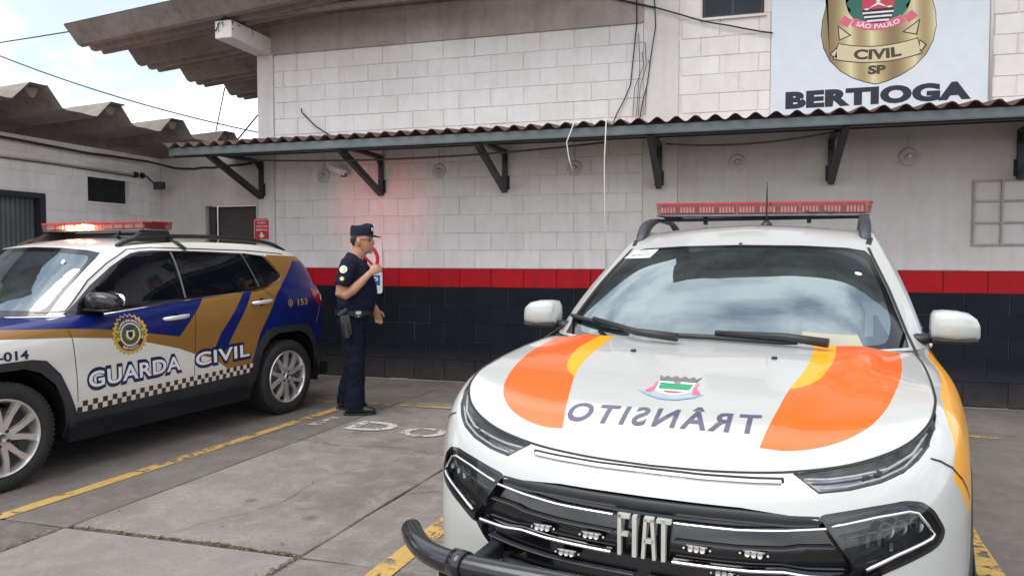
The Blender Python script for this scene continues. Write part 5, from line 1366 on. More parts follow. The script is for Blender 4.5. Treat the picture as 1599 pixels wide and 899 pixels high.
# cowl and wipers
fr_ = sh.g['hood_rear']; gb = sh.g['gh_base'][:len(fr_)]
def cowl(root, sh_, nb):
    A = sh_.g['hood_rear']; Bs = interp_curve(sh_.g['gh_base'][:nb], len(A)); bm = bmesh.new()
    for s_ in (1, -1):
        a = [bm.verts.new((s_*p[0], p[1]-.004, p[2]-.012)) for p in A]; b_ = [bm.verts.new((s_*p[0], p[1]+.01, p[2]-.004)) for p in Bs]
        for k in range(len(a)-1): bm.faces.new((a[k], a[k+1], b_[k+1], b_[k]))
    fixn(bm); return from_bm('cowl', bm, M['black_plastic'], root, True)
cowl(suv, sh, 21)
def wiper(root, sh_, pivot, elbow, tip0, tip1):
    """arm from pivot to the blade; blade between tip0 and tip1, all (x,z) over the screen seen from the front"""
    f_ = lambda q, o_: sh_.front(q[0], q[1], o_)
    bm = bmesh.new(); pts = [f_(pivot, .03), f_(elbow, .040), f_(((tip0[0]+tip1[0])/2, (tip0[1]+tip1[1])/2), .035)]
    pts = [p for p in pts if p is not None]; tube(bm, pts, [.018, .015, .011][:len(pts)], 8); w_ = from_bm('wiper', bm, M['black_plastic'], root)
    bm = bmesh.new(); P_ = [f_((tip0[0]+(tip1[0]-tip0[0])*t, tip0[1]+(tip1[1]-tip0[1])*t), .016) for t in np.linspace(0, 1, 12)]; P_ = [p for p in P_ if p is not None]
    tube(bm, P_, [.008]+[.0125]*(len(P_)-2)+[.008], 6); from_bm('wiper_blade', bm, M['black_plastic'], w_); return w_
wiper(suv, sh, (.30, 1.09), (.15, 1.11), (-.35, 1.12), (.10, 1.10)); wiper(suv, sh, (-.30, 1.09), (-.4, 1.12), (-.66, 1.15), (-.2, 1.11))
SUVSH = sh

# ================================================================ the traffic pickup in front
M['pk_white'] = paint('pickup_white_paint', (.46, .475, .462), .32, dirt=.16); M['pk_orange'] = paint('pickup_orange_wrap', (.82, .115, .003), .34, dirt=.03, coat=.7); M['pk_yellow'] = paint('pickup_yellow_wrap', (.84, .36, .0), .34, dirt=.03, coat=.5); M['pk_red'] = paint('pickup_red_wrap', (.42, .05, .02), .28, dirt=.05)
pk = thing('traffic_pickup', 'white pickup with orange and yellow livery and mirrored lettering on its hood', 'pickup', (-.22, 1.95, 0), rad(-7.7))
def hood_fn(x, y, u, v):
    # raised centre field between two creases that fan out towards the windscreen, and shoulder ridges
    w_ = .20+.34*max(0, min(1, (y-.12)/1.05)); e = min(1, v*4)*min(1, (1-u)*4)
    s = 1/(1+math.exp((abs(x)-w_)/.022)); ridge = math.exp(-((abs(x)-w_-.03)/.05)**2)
    return e*(.011*s+.011*ridge)*(.4+.6*v)
TORO['hood_fn'] = hood_fn
sh = Shell(TORO)
SC_ = lambda P: [(x, z) for x, z in P]
def both(P, ax, tag_=None, mat=None, zmax=9):
    sh.cut(P, ax, lambda c, n: right(c, n) and c.z < zmax, tag_, mat); sh.cut(P, ax, lambda c, n: left(c, n) and c.z < zmax, tag_, mat)
def fboth(P, sel, tag_=None, mat=None):
    sh.cut(P, (0, 2), lambda c, n: c.x > 0 and sel(c, n), tag_, mat); sh.cut(mir(P), (0, 2), lambda c, n: c.x < 0 and sel(c, n), tag_, mat)
# hood livery (plan view); 1 orange 2 yellow 3 red 4 cladding
hsel = lambda c, n: n.z > .35 and c.y < 1.24 and c.z < 1.16
HO = [(.282, .214), (.350, .214), (.418, .234), (.502, .289), (.56, .362), (.597, .448), (.632, .60), (.652, .72), (.672, .90), (.682, 1.10), (.684, 1.215), (.36, 1.215), (.33, .60), (.312, .42)]
HO = crs([(.282, .214), (.350, .214), (.418, .234), (.502, .289), (.56, .362), (.597, .448), (.632, .60), (.652, .72), (.672, .90), (.682, 1.10), (.684, 1.215)], 4).tolist()+crs([(.36, 1.215), (.345, .80), (.33, .60), (.312, .42), (.290, .27)], 4).tolist()
HY = [(.334, .592), (.372, .622), (.410, .682), (.440, .80), (.458, .93), (.466, 1.08), (.466, 1.215), (.380, 1.215), (.388, 1.07), (.375, .85), (.352, .69)]
HY = crs([(.334, .592), (.372, .622), (.410, .682), (.440, .80), (.458, .93), (.466, 1.08), (.466, 1.215)], 4).tolist()+crs([(.380, 1.215), (.388, 1.07), (.375, .85), (.352, .69), (.338, .61)], 4).tolist()
HI = crs([(.282, .214), (.312, .42), (.334, .592), (.352, .69), (.375, .85), (.388, 1.07), (.384, 1.215)], 4).tolist()+[(.2, 1.215), (.2, .214)]
HYL = crs([(.381, .577), (.405, .605), (.440, .665), (.470, .76), (.488, .90), (.484, 1.05), (.478, 1.215)], 4).tolist()+crs([(.411, 1.215), (.411, 1.04), (.408, .85), (.398, .70), (.385, .60)], 4).tolist()
HIL = crs([(.288, .19), (.300, .24), (.325, .338), (.354, .46), (.381, .577), (.398, .70), (.408, .85), (.411, 1.04), (.411, 1.215)], 4).tolist()+[(.2, 1.215), (.2, .19)]
for s_ in (1, -1):
    P_ = HO if s_ > 0 else mir(HO)
    cs = (lambda c, n: hsel(c, n) and c.x > 0) if s_ > 0 else (lambda c, n: hsel(c, n) and c.x < 0)
    sh.cut(P_, (0, 1), cs, None, 1)
    sh.cut(HY if s_ > 0 else mir(HYL), (0, 1), cs, None, 2)
    sh.cut(HI if s_ > 0 else mir(HIL), (0, 1), cs, None, 0)
# sides
ysel = lambda c, n: abs(c.x) > .5
SY_ = [(.325, .915), (.352, .952), (.385, .985), (.44, 1.035), (.50, 1.062), (.62, 1.085), (.9, 1.098), (1.25, 1.118), (1.62, 1.12), (2.6, 1.14), (2.6, .86), (1.6, .80), (.95, .80), (.60, .79), (.42, .80), (.375, .85)]
sh.cut(SY_, (1, 2), lambda c, n: c.x > .5 and n.x > .3, None, 2); sh.cut(SY_, (1, 2), lambda c, n: c.x < -.5 and n.x < -.3, None, 2)
SR_ = [(1.45, 1.06), (1.62, 1.14), (4.7, 1.19), (4.7, .95), (2.6, .90), (1.9, .98)]
both(SR_, (1, 2), None, 3)
AX = .93; WB2 = 2.99
for f in sh.bm.faces:
    c = f.calc_center_median()
    if c.z < .36: f.material_index = 4
for yc in (AX, AX+WB2):
    both([(yc+.47*math.cos(a), .36+.47*math.sin(a)) for a in np.linspace(-.55, PI+.55, 26)], (1, 2), 30, 4, zmax=1.0)
    both([(yc+.415*math.cos(a), .36+.415*math.sin(a)) for a in np.linspace(-.6, PI+.6, 26)], (1, 2), 31, None, zmax=1.0)
bmesh.ops.delete(sh.bm, geom=[f for f in sh.bm.faces if f[sh.reg] == 31], context='FACES')
# lamps and grille in the nose
fs_ = lambda c, n: c.y < .62 and c.z < 1.085 and n.y < .2
DRL = [(.374, .933), (.437, .897), (.51, .908), (.58, .926), (.632, .948), (.668, .973), (.698, 1.002), (.718, 1.034), (.727, 1.060), (.7285, 1.073), (.713, 1.049), (.690, 1.029), (.655, 1.0055), (.617, .989), (.56, .9685), (.507, .957), (.44, .944)]
fboth(DRL, fs_, 20)
LAMP = rounded([(.449, .838), (.547, .860), (.638, .876), (.674, .872), (.699, .850), (.724, .805), (.722, .786), (.708, .772), (.60, .727), (.545, .702)], .012, 2)
fboth(rounded([(.440, .848), (.547, .870), (.638, .886), (.678, .881), (.707, .856), (.733, .806), (.731, .783), (.714, .765), (.60, .717), (.545, .690), (.40, .70)], .012, 2), fs_, 24)
fboth(LAMP, fs_, 21)
GR = [(0, .848), (.25, .850), (.36, .843), (.446, .834), (.542, .700), (.50, .655), (.43, .60), (.40, .555), (0, .55)]
GRF = GR+[(-x, z) for x, z in GR[::-1] if x > 0]
sh.cut(GRF, (0, 2), lambda c, n: c.y < .35, 22)
LOW = [(-.60, .50), (.60, .50), (.66, .40), (.60, .33), (-.60, .33), (-.66, .40)]
sh.cut(LOW, (0, 2), lambda c, n: c.y < .4, 23)
# windscreen
wsel = lambda c, n: c.y < 2.42 and n.y < -.2 and c.z > 1.12
wsP = [(-.735, 1.135), (-.6, 1.130), (0, 1.130), (.6, 1.130), (.735, 1.135), (.722, 1.19), (.665, 1.36), (.606, 1.505), (.585, 1.530), (.5, 1.545), (.3, 1.557), (0, 1.562), (-.3, 1.557), (-.5, 1.545), (-.585, 1.530), (-.606, 1.505), (-.665, 1.36), (-.722, 1.19)]
sh.cut(wsP, (0, 2), wsel, 14)
wsI = rounded([(-.655, 1.150), (-.55, 1.143), (0, 1.143), (.55, 1.143), (.655, 1.150), (.676, 1.23), (.640, 1.37), (.588, 1.495), (.5, 1.532), (.3, 1.543), (0, 1.548), (-.3, 1.543), (-.5, 1.532), (-.588, 1.495), (-.640, 1.37), (-.676, 1.23)], .03, 3)
sh.cut(wsI, (0, 2), wsel, 15)
DLO2 = [(1.60, 1.16), (1.95, 1.32), (2.30, 1.47), (2.45, 1.525), (3.1, 1.535), (3.42, 1.48), (3.55, 1.30), (3.52, 1.20), (2.6, 1.17)]
both(DLO2, (1, 2), 10)
for i, P in enumerate(([(1.78, 1.185), (1.98, 1.31), (2.30, 1.45), (2.45, 1.505), (2.62, 1.51), (2.64, 1.19)], [(2.70, 1.19), (2.68, 1.515), (3.08, 1.515), (3.34, 1.465), (3.42, 1.22)])): both(rounded(P, .02, 2), (1, 2), 11+i)
d1 = [(1.42, 1.09), (1.40, .80), (1.42, .42), (1.50, .34), (2.62, .34), (2.63, 1.16), (1.62, 1.14)]; d2_ = [(2.62, .34), (2.63, 1.165), (3.50, 1.185), (3.52, 1.0), (3.46, .82), (3.40, .60), (3.40, .34)]
both(d1, (1, 2), 40); both(d2_, (1, 2), 41)
mats = [M['pk_white'], M['pk_orange'], M['pk_yellow'], M['pk_red'], M['clad']]
sh.take(14, 'windscreen_frit', M['gloss_black'], pk, .002); sh.take(15, 'windscreen', M['screen_glass'], pk, .002)
sh.takes(10, 'window_surround', M['gloss_black'], pk, .003, seal); sh.takes(11, 'window', M['glass_dark'], pk, .007, seal); sh.takes(12, 'window', M['glass_dark'], pk, .007, seal)
M['lamp_inner'] = simple('lamp_reflector', (.30, .31, .33), .18, .9, var=.5, vs=26); M['lamp_dark'] = simple('lamp_bezel', (.045, .048, .055), .2, .3, coat=.5, var=.6, vs=30)
def lamp_glass():
    m, t, b = NT('lamp_cover_glass'); t.nodes.remove(b); out = [n for n in t.nodes if n.type == 'OUTPUT_MATERIAL'][0]
    tr = t.nodes.new('ShaderNodeBsdfTransparent'); tr.inputs['Color'].default_value = (.80, .83, .86, 1); gl = t.nodes.new('ShaderNodeBsdfGlossy'); gl.inputs['Roughness'].default_value = .03
    fr = t.nodes.new('ShaderNodeFresnel'); fr.inputs['IOR'].default_value = 1.6; a = t.nodes.new('ShaderNodeMixShader'); lnk(t, fr.outputs[0], a.inputs[0]); lnk(t, tr.outputs[0], a.inputs[1]); lnk(t, gl.outputs[0], a.inputs[2]); lnk(t, a.outputs[0], out.inputs[0]); return m
M['lamp_glass'] = lamp_glass()
# each lamp: bowl set back into the nose, details, clear cover
def lamp_unit(tag_, name, depth, mat_bowl):
    out = {}
    for f in sh.bm.faces:
        if f[sh.reg] == tag_: f[sh.reg] = tag_*10+(1 if f.calc_center_median().x > 0 else 2)
    for s_ in (1, -1):
        sub = [f for f in sh.bm.faces if f[sh.reg] == tag_*10+(1 if s_ > 0 else 2)]
        # bowl copy, pushed in
        nb = bmesh.new(); vm = {}; cnt = {}; nn = {}
        for f in sub:
            for e in f.edges: cnt[e] = cnt.get(e, 0)+1
        for f in sub:
            for v in f.verts:
                if v not in vm: nn[v] = sh.nrm(v.co); vm[v] = nb.verts.new(v.co-nn[v]*depth)
            nb.faces.new([vm[v] for v in f.verts]).smooth = True
        for e, c in cnt.items():
            if c == 1:
                a, b_ = e.verts; nb.faces.new((nb.verts.new(a.co), nb.verts.new(b_.co), nb.verts.new(b_.co-nn[b_]*depth), nb.verts.new(a.co-nn[a]*depth)))
        bowl = from_bm(name, nb, mat_bowl, pk); out[s_] = bowl
        sh.take(tag_*10+(1 if s_ > 0 else 2), 'cover_glass', M['lamp_glass'], bowl, .001)
    return out
drl = lamp_unit(20, 'running_light', .022, M['lamp_inner']); hl = lamp_unit(21, 'headlight', .035, M['lamp_dark'])
sh.take(22, 'grille', M['gloss_black'], pk, .030, M['gloss_black']); sh.takes(24, 'lamp_surround', M['gloss_black'], pk, -.001, M['gloss_black']); sh.take(23, 'lower_intake', M['black_plastic'], pk, .03, M['black_plastic'])
for f in sh.bm.faces:
    if f[sh.reg] == 30 and f.calc_center_median().y > 2.2: f[sh.reg] = 32
for t_ in (30, 32): sh.takes(t_, 'arch_cladding', M['clad'], pk, -.006, M['clad'])
DR1 = sh.takes(40, 'door', mats, pk, 0, None, True); DR2 = sh.takes(41, 'door', mats, pk, 0, None, True)
body = sh.finish('body', mats, pk)
F_ = lambda P, off=0.0: [sh.front(x, z, off) for x, z in dens(P, .02)]
def band3(name, P, mat, parent, ht=.009, off0=-.02, off1=.004):
    """bar with height and depth following the nose"""
    P_ = [sh.front(x, z, 0) for x, z in dens(P, .025)]; bm = bmesh.new(); R_ = []
    for i, p in enumerate(P_):
        n_ = sh.nrm(p); n_.z = 0; n_.normalize(); up = Vector((0, 0, 1))
        R_.append([bm.verts.new(p+n_*a_+up*b_*ht/2) for a_, b_ in ((off0, 1), (off1-.006, 1), (off1-.002, .72), (off1, .25), (off1, -.35), (off1-.003, -.8), (off0, -1))])
    for A, B_ in zip(R_, R_[1:]):
        for k in range(6): bm.faces.new((A[k], B_[k], B_[k+1], A[k+1]))
    bm.faces.new(R_[0]); bm.faces.new(R_[-1][::-1]); fixn(bm); o = from_bm(name, bm, mat, parent); return sharp(o, 60)
gr = [o for o in pk.children if o.name.startswith('grille')][0]
full_ = lambda P: [(-x, z) for x, z in P[::-1]]+P[1:]
# top fascia of the grille, bright bars broken by the letters, dark ribs
def span(P, x0=.084):
    return [(x0, np.interp(x0, [p[0] for p in P], [p[1] for p in P]))]+[p for p in P if p[0] > x0+.01]
for s_ in (1, -1):
    c1 = span([(0, .792), (.25, .797), (.36, .806), (.455, .817)]); c3 = span([(0, .694), (.28, .700), (.36, .706), (.42, .700), (.515, .702)]); c2 = span([(0, .745), (.25, .750), (.36, .757), (.40, .766), (.478, .770)]); c4 = span([(0, .640), (.28, .645), (.40, .652), (.485, .66)], .02)
    f_ = (lambda P: P) if s_ > 0 else mir
    band3('chrome_bar', f_(c1), M['chrome'], gr, .0085); band3('chrome_bar', f_(c3), M['chrome'], gr, .011); band3('grille_bar', f_(c2), M['steel_dark'], gr, .006, -.022, -.004); band3('grille_bar', f_(c4), M['steel_dark'], gr, .007, -.022, -.004)
    band3('grille_bar', f_(span([(0, .592), (.43, .60)], .02)), M['steel_dark'], gr, .007, -.022, -.004)
P1 = [(0, .822), (.25, .826), (.36, .826), (.44, .830)]
band3('grille_top_panel', full_(P1), M['black_plastic'], gr, .036, -.02, -.002)
band3('hood_chrome_strip', full_([(0, .9030), (.15, .9040), (.28, .9085), (.345, .9125)]), M['chrome'], pk, .0160, -.004, .009)
band3('strip_gap_shadow', full_([(0, .9030), (.15, .9040), (.28, .9085), (.352, .9127)]), M['gap'], pk, .0250, -.004, .0012)  # dark band behind the chrome: hood gap above it, painted shadow below
# chrome outline and inside of the lamps
for s_ in (1, -1):
    m_ = (lambda P: P) if s_ > 0 else mir
    for pl, r_ in (([(.468, .822), (.52, .835), (.574, .848), (.646, .860), (.667, .855), (.705, .803)], .0042), ([(.706, .800), (.698, .789), (.62, .758), (.548, .722)], .0048)):
        bm = bmesh.new(); tube(bm, [sh.front(x, z, .0) for x, z in dens(m_(pl), .02)], r_, 6); from_bm('chrome_outline', bm, M['chrome'], hl[s_], True)
    # reflector cups
    for cx_, cz_, rr_ in ((.60, .815, .020), (.632, .822, .019), (.672, .826, .022)):
        p = sh.front(s_*cx_, cz_, -.018); n_ = sh.nrm(p); q = n_.to_track_quat('Z', 'Y').to_matrix().to_4x4(); bm = bmesh.new(); lathe(bm, [(0, -.012), (rr_*.35, -.010), (rr_*.4, -.004), (rr_*.9, .008), (rr_, .008), (rr_, 0)], 16, Matrix.Translation(p) @ q); from_bm('reflector', bm, M['lamp_inner'], hl[s_], True)
    for k, (x, z, h_) in enumerate(((.556, .790, .018), (.583, .797, .020), (.612, .775, .012))):
        p = sh.front(s_*x, z, -.016); bm = bmesh.new(); bx(bm, -.0065, .0065, -.004, .006, -h_, h_, .002, M=Matrix.Translation(p) @ Matrix.Rotation(s_*rad(20), 4, 'Z')); from_bm('lens_block', bm, M['lamp_inner'], hl[s_])
    bm = bmesh.new()
    for a, b_ in (((.50, .795), (.69, .838)), ((.55, .735), (.60, .748))):
        tube(bm, [sh.front(s_*x, z, -.014) for x, z in dens([a, b_], .02)], .0028, 5)
    from_bm('lamp_trim', bm, M['grey_metal'], hl[s_], True)
    for pl in ([(.40, .926), (.46, .930), (.52, .940), (.60, .958), (.66, .990), (.70, 1.03)], [(.44, .908), (.50, .916), (.58, .936), (.64, .962), (.685, 1.0)]):
        bm = bmesh.new(); tube(bm, [sh.front(s_*x, z, -.009) for x, z in dens(pl, .02)], .0038, 6); from_bm('light_guide', bm, M['led_off'], drl[s_], True)
    bm = bmesh.new()
    for k in range(5):
        x = .55+.028*k; z = .938+.012*k+.002*k*k; p = sh.front(s_*x, z, -.013)
        if p is not None: bx(bm, -.009, .009, -.006, .006, -.007, .007, .002, M=Matrix.Translation(p) @ Matrix.Rotation(s_*rad(28), 4, 'Z'))
    from_bm('led_blocks', bm, M['lamp_dark'], drl[s_])
    bm = bmesh.new(); pl = DRL; tube(bm, [sh.front(s_*x, z, -.002) for x, z in dens(pl, .02, True)], .0035, 5); from_bm('lamp_frame', bm, M['gloss_black'], drl[s_], True)
# letters on the grille
bm = bmesh.new()
def bar(x0, z0, x1, z1, t_=.0098):
    d = Vector((x1-x0, z1-z0)).normalized(); q = Vector((-d.y, d.x))*t_/2
    P_ = [(x0+q.x, z0+q.y), (x1+q.x, z1+q.y), (x1-q.x, z1-q.y), (x0-q.x, z0-q.y)]
    prism(bm, P_, .036, .018, lambda u, v, h: (u, h, v))
zt_, zb_ = .806, .694
bar(-.066, zb_, -.066, zt_, .011); bar(-.071, zt_-.005, -.035, zt_-.005); bar(-.062, .752, -.040, .752)
bar(-.020, zb_, -.020, zt_, .013)
bar(.006, zb_, .013, zt_-.004, .010); bar(.040, zb_, .033, zt_-.004, .010); bar(.009, .742, .037, .742); bar(.009, zt_-.005, .038, zt_-.005)
bar(.067, zb_, .067, zt_, .012); bar(.046, zt_-.005, .089, zt_-.005)
fixn(bm)
for v_ in bm.verts: v_.co.x = v_.co.x*.90+.001
M['letter_metal'] = simple('brushed_letter_metal', (.66, .66, .60), .38, .45); from_bm('letters', bm, M['letter_metal'], gr)
# strobe modules in the grille
for x, z in ((-.292, .726), (-.142, .730), (-.213, .670), (.146, .738), (.288, .743), (.218, .684)):
    p = sh.front(x, z, -.006); bm = bmesh.new(); bx(bm, -.030, .030, -.004, .008, -.009, .009, .003, M=Matrix.Translation(p)); md = from_bm('strobe_module', bm, M['gloss_black'], gr)
    bm = bmesh.new()
    for k in (-1, 0, 1): lathe(bm, [(0, .010), (.0065, .006), (.0075, 0)], 10, Matrix.Translation(p+Vector((k*.0155, -.004, 0))) @ Matrix.Rotation(PI/2, 4, 'X'))
    for k in (-1, 1): lathe(bm, [(0, .003), (.003, .002), (.003, 0)], 6, Matrix.Translation(p+Vector((k*.034, -.000, .001*k))) @ Matrix.Rotation(PI/2, 4, 'X'))
    from_bm('strobe_lens', bm, M['led_off'], md)
# bull bar
bbp = [(-.715, .02, .663), (-.66, -.045, .664), (-.58, -.110, .664), (-.50, -.143, .664), (-.40, -.156, .665), (-.2, -.162, .666), (0, -.163, .666)]
bbp = bbp+[(-x, y, z) for x, y, z in bbp[::-1][1:]]
bm = bmesh.new(); P_ = crs(bbp, 5); d0 = (Vector(P_[0])-Vector(P_[1])).normalized(); P_ = [tuple(Vector(P_[0])+d0*.016)]+[tuple(Vector(P_[0])+d0*.010)]+[tuple(p) for p in P_]; dz = (Vector(P_[-1])-Vector(P_[-2])).normalized(); P_ += [tuple(Vector(P_[-1])+dz*.010), tuple(Vector(P_[-1])+dz*.016)]
tube(bm, P_, [.018, .030]+[.033]*(len(P_)-4)+[.030, .018], 18); bb = from_bm('bull_bar', bm, M['mirror_black'], pk)
for s_ in (1, -1):
    bm = bmesh.new(); prev = Vector((s_*.455, -.150, .6645)); tube(bm, [prev+Vector((-s_*.022, -.006, 0)), prev+Vector((s_*.022, .006, 0))], .039, 18); from_bm('bar_clamp', bm, M['mirror_black'], bb)
    bm = bmesh.new(); bx(bm, s_*.455-.02, s_*.455+.02, -.16, .10, .58, .65, .006); bx(bm, s_*.455-.012, s_*.455+.012, -.19, -.02, .42, .62, .006); from_bm('bar_bracket', bm, M['black_plastic'], bb)
bm = bmesh.new(); tube(bm, crs([(-.56, .06, .46), (-.5, -.09, .46), (-.3, -.14, .46), (.3, -.14, .46), (.5, -.09, .46), (.56, .06, .46)], 4), .026, 12); from_bm('lower_bar', bm, M['black_plastic'], bb)
# hood print: mirrored word and municipal crest
bm = bmesh.new()
v, f = text2d('TR\u00c2NSITO', .022, 0, 1.28); wd = v[:, 0].max()
def hood_pt(x, y, off=.0016): return sh.top(x, y, off)
bm2 = bmesh.new(); vs = [bm2.verts.new((.273-(x/wd)*.577, .272+y*.108-.020*x/wd, 0)) for x, y in v]
for q in f:
    try: bm2.faces.new([vs[i] for i in q])
    except ValueError: pass
for _ in range(3):
    es = [e for e in bm2.edges if e.calc_length() > .03]
    if not es: break
    bmesh.ops.subdivide_edges(bm2, edges=es, cuts=1); bmesh.ops.triangulate(bm2, faces=[q for q in bm2.faces if len(q.verts) > 3])
mp_ = {q: bm.verts.new(hood_pt(q.co.x, q.co.y)) for q in bm2.verts}
for q in bm2.faces:
    try: bm.faces.new([mp_[x] for x in q.verts])
    except ValueError: pass
bm2.free(); M['decal_violet'] = simple('decal_grey_violet', (.075, .065, .12), .4, coat=.4, var=.1); from_bm('hood_lettering', bm, M['decal_violet'], pk)
crest = from_bm('hood_crest', bmesh.new(), M['decal_white'], pk)
def crest_poly(name, P, mat, off=.0018):
    bm = bmesh.new(); f_ = bm.faces.new([bm.verts.new((x, y, 0)) for x, y in P]); bmesh.ops.triangulate(bm, faces=[f_])
    for v_ in bm.verts: v_.co = hood_pt(v_.co.x, v_.co.y, off)
    fixn(bm); return from_bm(name, bm, mat, crest)
CXc = -.018
cp = lambda P: [(CXc+x, y-.015) for x, y in P]
crest_poly('mural_crown', cp([(-.062, .612), (-.072, .668), (-.055, .640), (-.045, .662), (-.030, .640), (-.015, .664), (0, .641), (.015, .664), (.030, .640), (.045, .662), (.055, .640), (.072, .668), (.062, .612)]), M['grey_metal'])
crest_poly('shield_field', cp([(-.060, .606), (.060, .606), (.058, .52), (.03, .492), (0, .484), (-.03, .492), (-.058, .52)]), M['decal_white'])
crest_poly('green_field', cp([(-.055, .588), (.055, .588), (.050, .536), (-.050, .536)]), simple('decal_bright_green', (.01, .28, .13), .4, coat=.4), .0026)
crest_poly('red_charge', cp([(-.035, .52), (.035, .52), (.018, .506), (-.018, .506)]), M['ink_red'], .0026)
crest_poly('red_charge', cp([(-.012, .602), (.012, .602), (.010, .592), (-.010, .592)]), M['ink_red'], .0026)
for s_ in (1, -1): crest_poly('supporter', cp([(s_*.066, .600), (s_*.072, .600), (s_*.070, .56), (s_*.092, .512), (s_*.066, .505), (s_*.062, .55)]), M['ink_pink'])
crest_poly('scroll', cp([(-.115, .515), (-.07, .492), (-.03, .470), (0, .464), (.03, .470), (.07, .492), (.105, .515), (.075, .478), (.03, .452), (0, .448), (-.03, .452), (-.075, .478)]), simple('decal_pale_blue', (.25, .36, .6), .4, coat=.4), .0024)
# shut lines
HG = sh.g['W'][-1][:10*5+1]
for s_ in (1, -1): sh.ribbon('hood_gap', [Vector((s_*p[0], p[1], p[2])) for p in HG], M['gap'], pk, .007, .0012)
S2 = lambda P, sg=1, off=0: [sh.side(y, z, off, sg) for y, z in dens(P, .03)]
for sg_ in (1, -1):
    sh.ribbon('panel_gap', S2([(1.55, 1.125), (1.42, 1.09), (1.40, .80), (1.42, .42)], sg_), M['gap'], pk, .006); sh.ribbon('panel_gap', S2([(2.625, 1.155), (2.62, .36)], sg_), M['gap'], pk, .006); sh.ribbon('panel_gap', S2([(3.50, 1.18), (3.52, 1.0), (3.46, .82)], sg_), M['gap'], pk, .006)
    sh.ribbon('fender_gap', [sh.front(sg_*x, z, 0) for x, z in dens(((.700, .975), (.725, .966), (.755, .945), (.785, .905), (.803, .868), (.815, .83)), .008)], M['gap'], pk, .005, .002)
    # roof ditch
    sh.ribbon('roof_ditch', [sh.top(sg_*x, y, 0) for x, y in dens([(.600, 2.235), (.612, 2.32), (.612, 2.45), (.612, 3.3), (.59, 3.5)], .05)], M['black_plastic'], pk, .026, .0015)
    sh.ribbon('pillar_trim', [sh.front(sg_*x, z, 0) for x, z in dens([(.742, 1.135), (.728, 1.19), (.672, 1.36), (.613, 1.505), (.60, 1.545)], .03)], M['black_plastic'], pk, .016, .002)
# handles and mirrors
for sg_ in (1, -1):
    dr1 = DR1[0 if sg_ > 0 else 1]; dr2 = DR2[0 if sg_ > 0 else 1]; handle_part(dr1, sh, 2.46, 1.055, .2, M['white_plastic'], sg_, .006); handle_part(dr2, sh, 3.34, 1.085, .2, M['white_plastic'], sg_, .006); mirror_part(pk, sg_, 1.57, 1.222, M['pk_white'], (.17, .062, .07), .79, .965)
# wipers, nozzles
cowl(pk, sh, 21)
wiper(pk, sh, (-.12, 1.146), (-.30, 1.150), (-.735, 1.200), (-.40, 1.165)); wiper(pk, sh, (.44, 1.148), (.28, 1.152), (-.30, 1.158), (.33, 1.153))
for x in (-.262, .262):
    c = sh.top(x, .935, 0); bm = bmesh.new(); bx(bm, -.010, .010, -.009, .009, -.002, .009, .003, M=Matrix.Translation(c)); from_bm('washer_nozzle', bm, M['black_plastic'], pk)
# roof: raised rails with sculpted feet, cross bar, light bar, antenna
for sg_ in (1, -1):
    bm = bmesh.new(); zt = lambda y: sh.top(sg_*.60, y, 0).z
    secs = []
    for y, h0, hh, wd_ in ((2.30, .002, .006, .020), (2.35, .018, .024, .028), (2.42, .034, .036, .032), (2.50, .050, .030, .030), (2.60, .064, .020, .028), (2.74, .074, .013, .024), (2.9, .074, .012, .020), (3.2, .07, .012, .020), (3.38, .055, .022, .022), (3.5, .03, .03, .024), (3.56, .0, .008, .018)):
        secs.append(((sg_*.588, y, zt(min(y, 3.45))+h0), (wd_, 0, 0), (0, 0, hh), .7))
    ellip_shell(bm, secs, 14); fixn(bm); from_bm('roof_rail', bm, M['steel_dark'], pk, True)
YB2 = 2.82
build_lightbar(pk, YB2, 1.782, .612, (), xoff=.02, tilt=rad(.9), dep=.14, ht=.056)
bm = bmesh.new(); bx(bm, -.57, .57, YB2-.035, YB2+.035, 1.722, 1.740, .008, 2); from_bm('cross_bar', bm, M['steel_dark'], pk, True)
for sg_ in (1, -1):
    bm = bmesh.new(); bx(bm, sg_*.50-.05, sg_*.50+.05, YB2-.06, YB2+.06, 1.735, 1.772, .01, 1); from_bm('bar_foot', bm, M['black_plastic'], pk); bm = bmesh.new(); bx(bm, sg_*.30-.012, sg_*.30+.012, YB2-.012, YB2+.012, 1.70, 1.775); from_bm('bar_foot', bm, M['black_plastic'], pk)
bm = bmesh.new(); tube(bm, crs([(.28, YB2-.13, 1.768), (.32, YB2-.14, 1.752), (.37, YB2-.13, 1.760), (.42, YB2-.14, 1.750), (.45, YB2-.1, 1.765)], 4), .006, 6); from_bm('siren_lead', bm, M['cable'], pk)
bm = bmesh.new(); c = sh.top(.085, 2.55, 0); lathe(bm, [(0, .03), (.012, .028), (.03, .008), (.034, 0)], 16, Matrix.Translation(c)); tube(bm, [c+Vector((0, 0, .02)), c+Vector((0, .01, .20)), c+Vector((0, .015, .245))], [.006, .004, .003], 6); from_bm('antenna', bm, M['black_plastic'], pk)
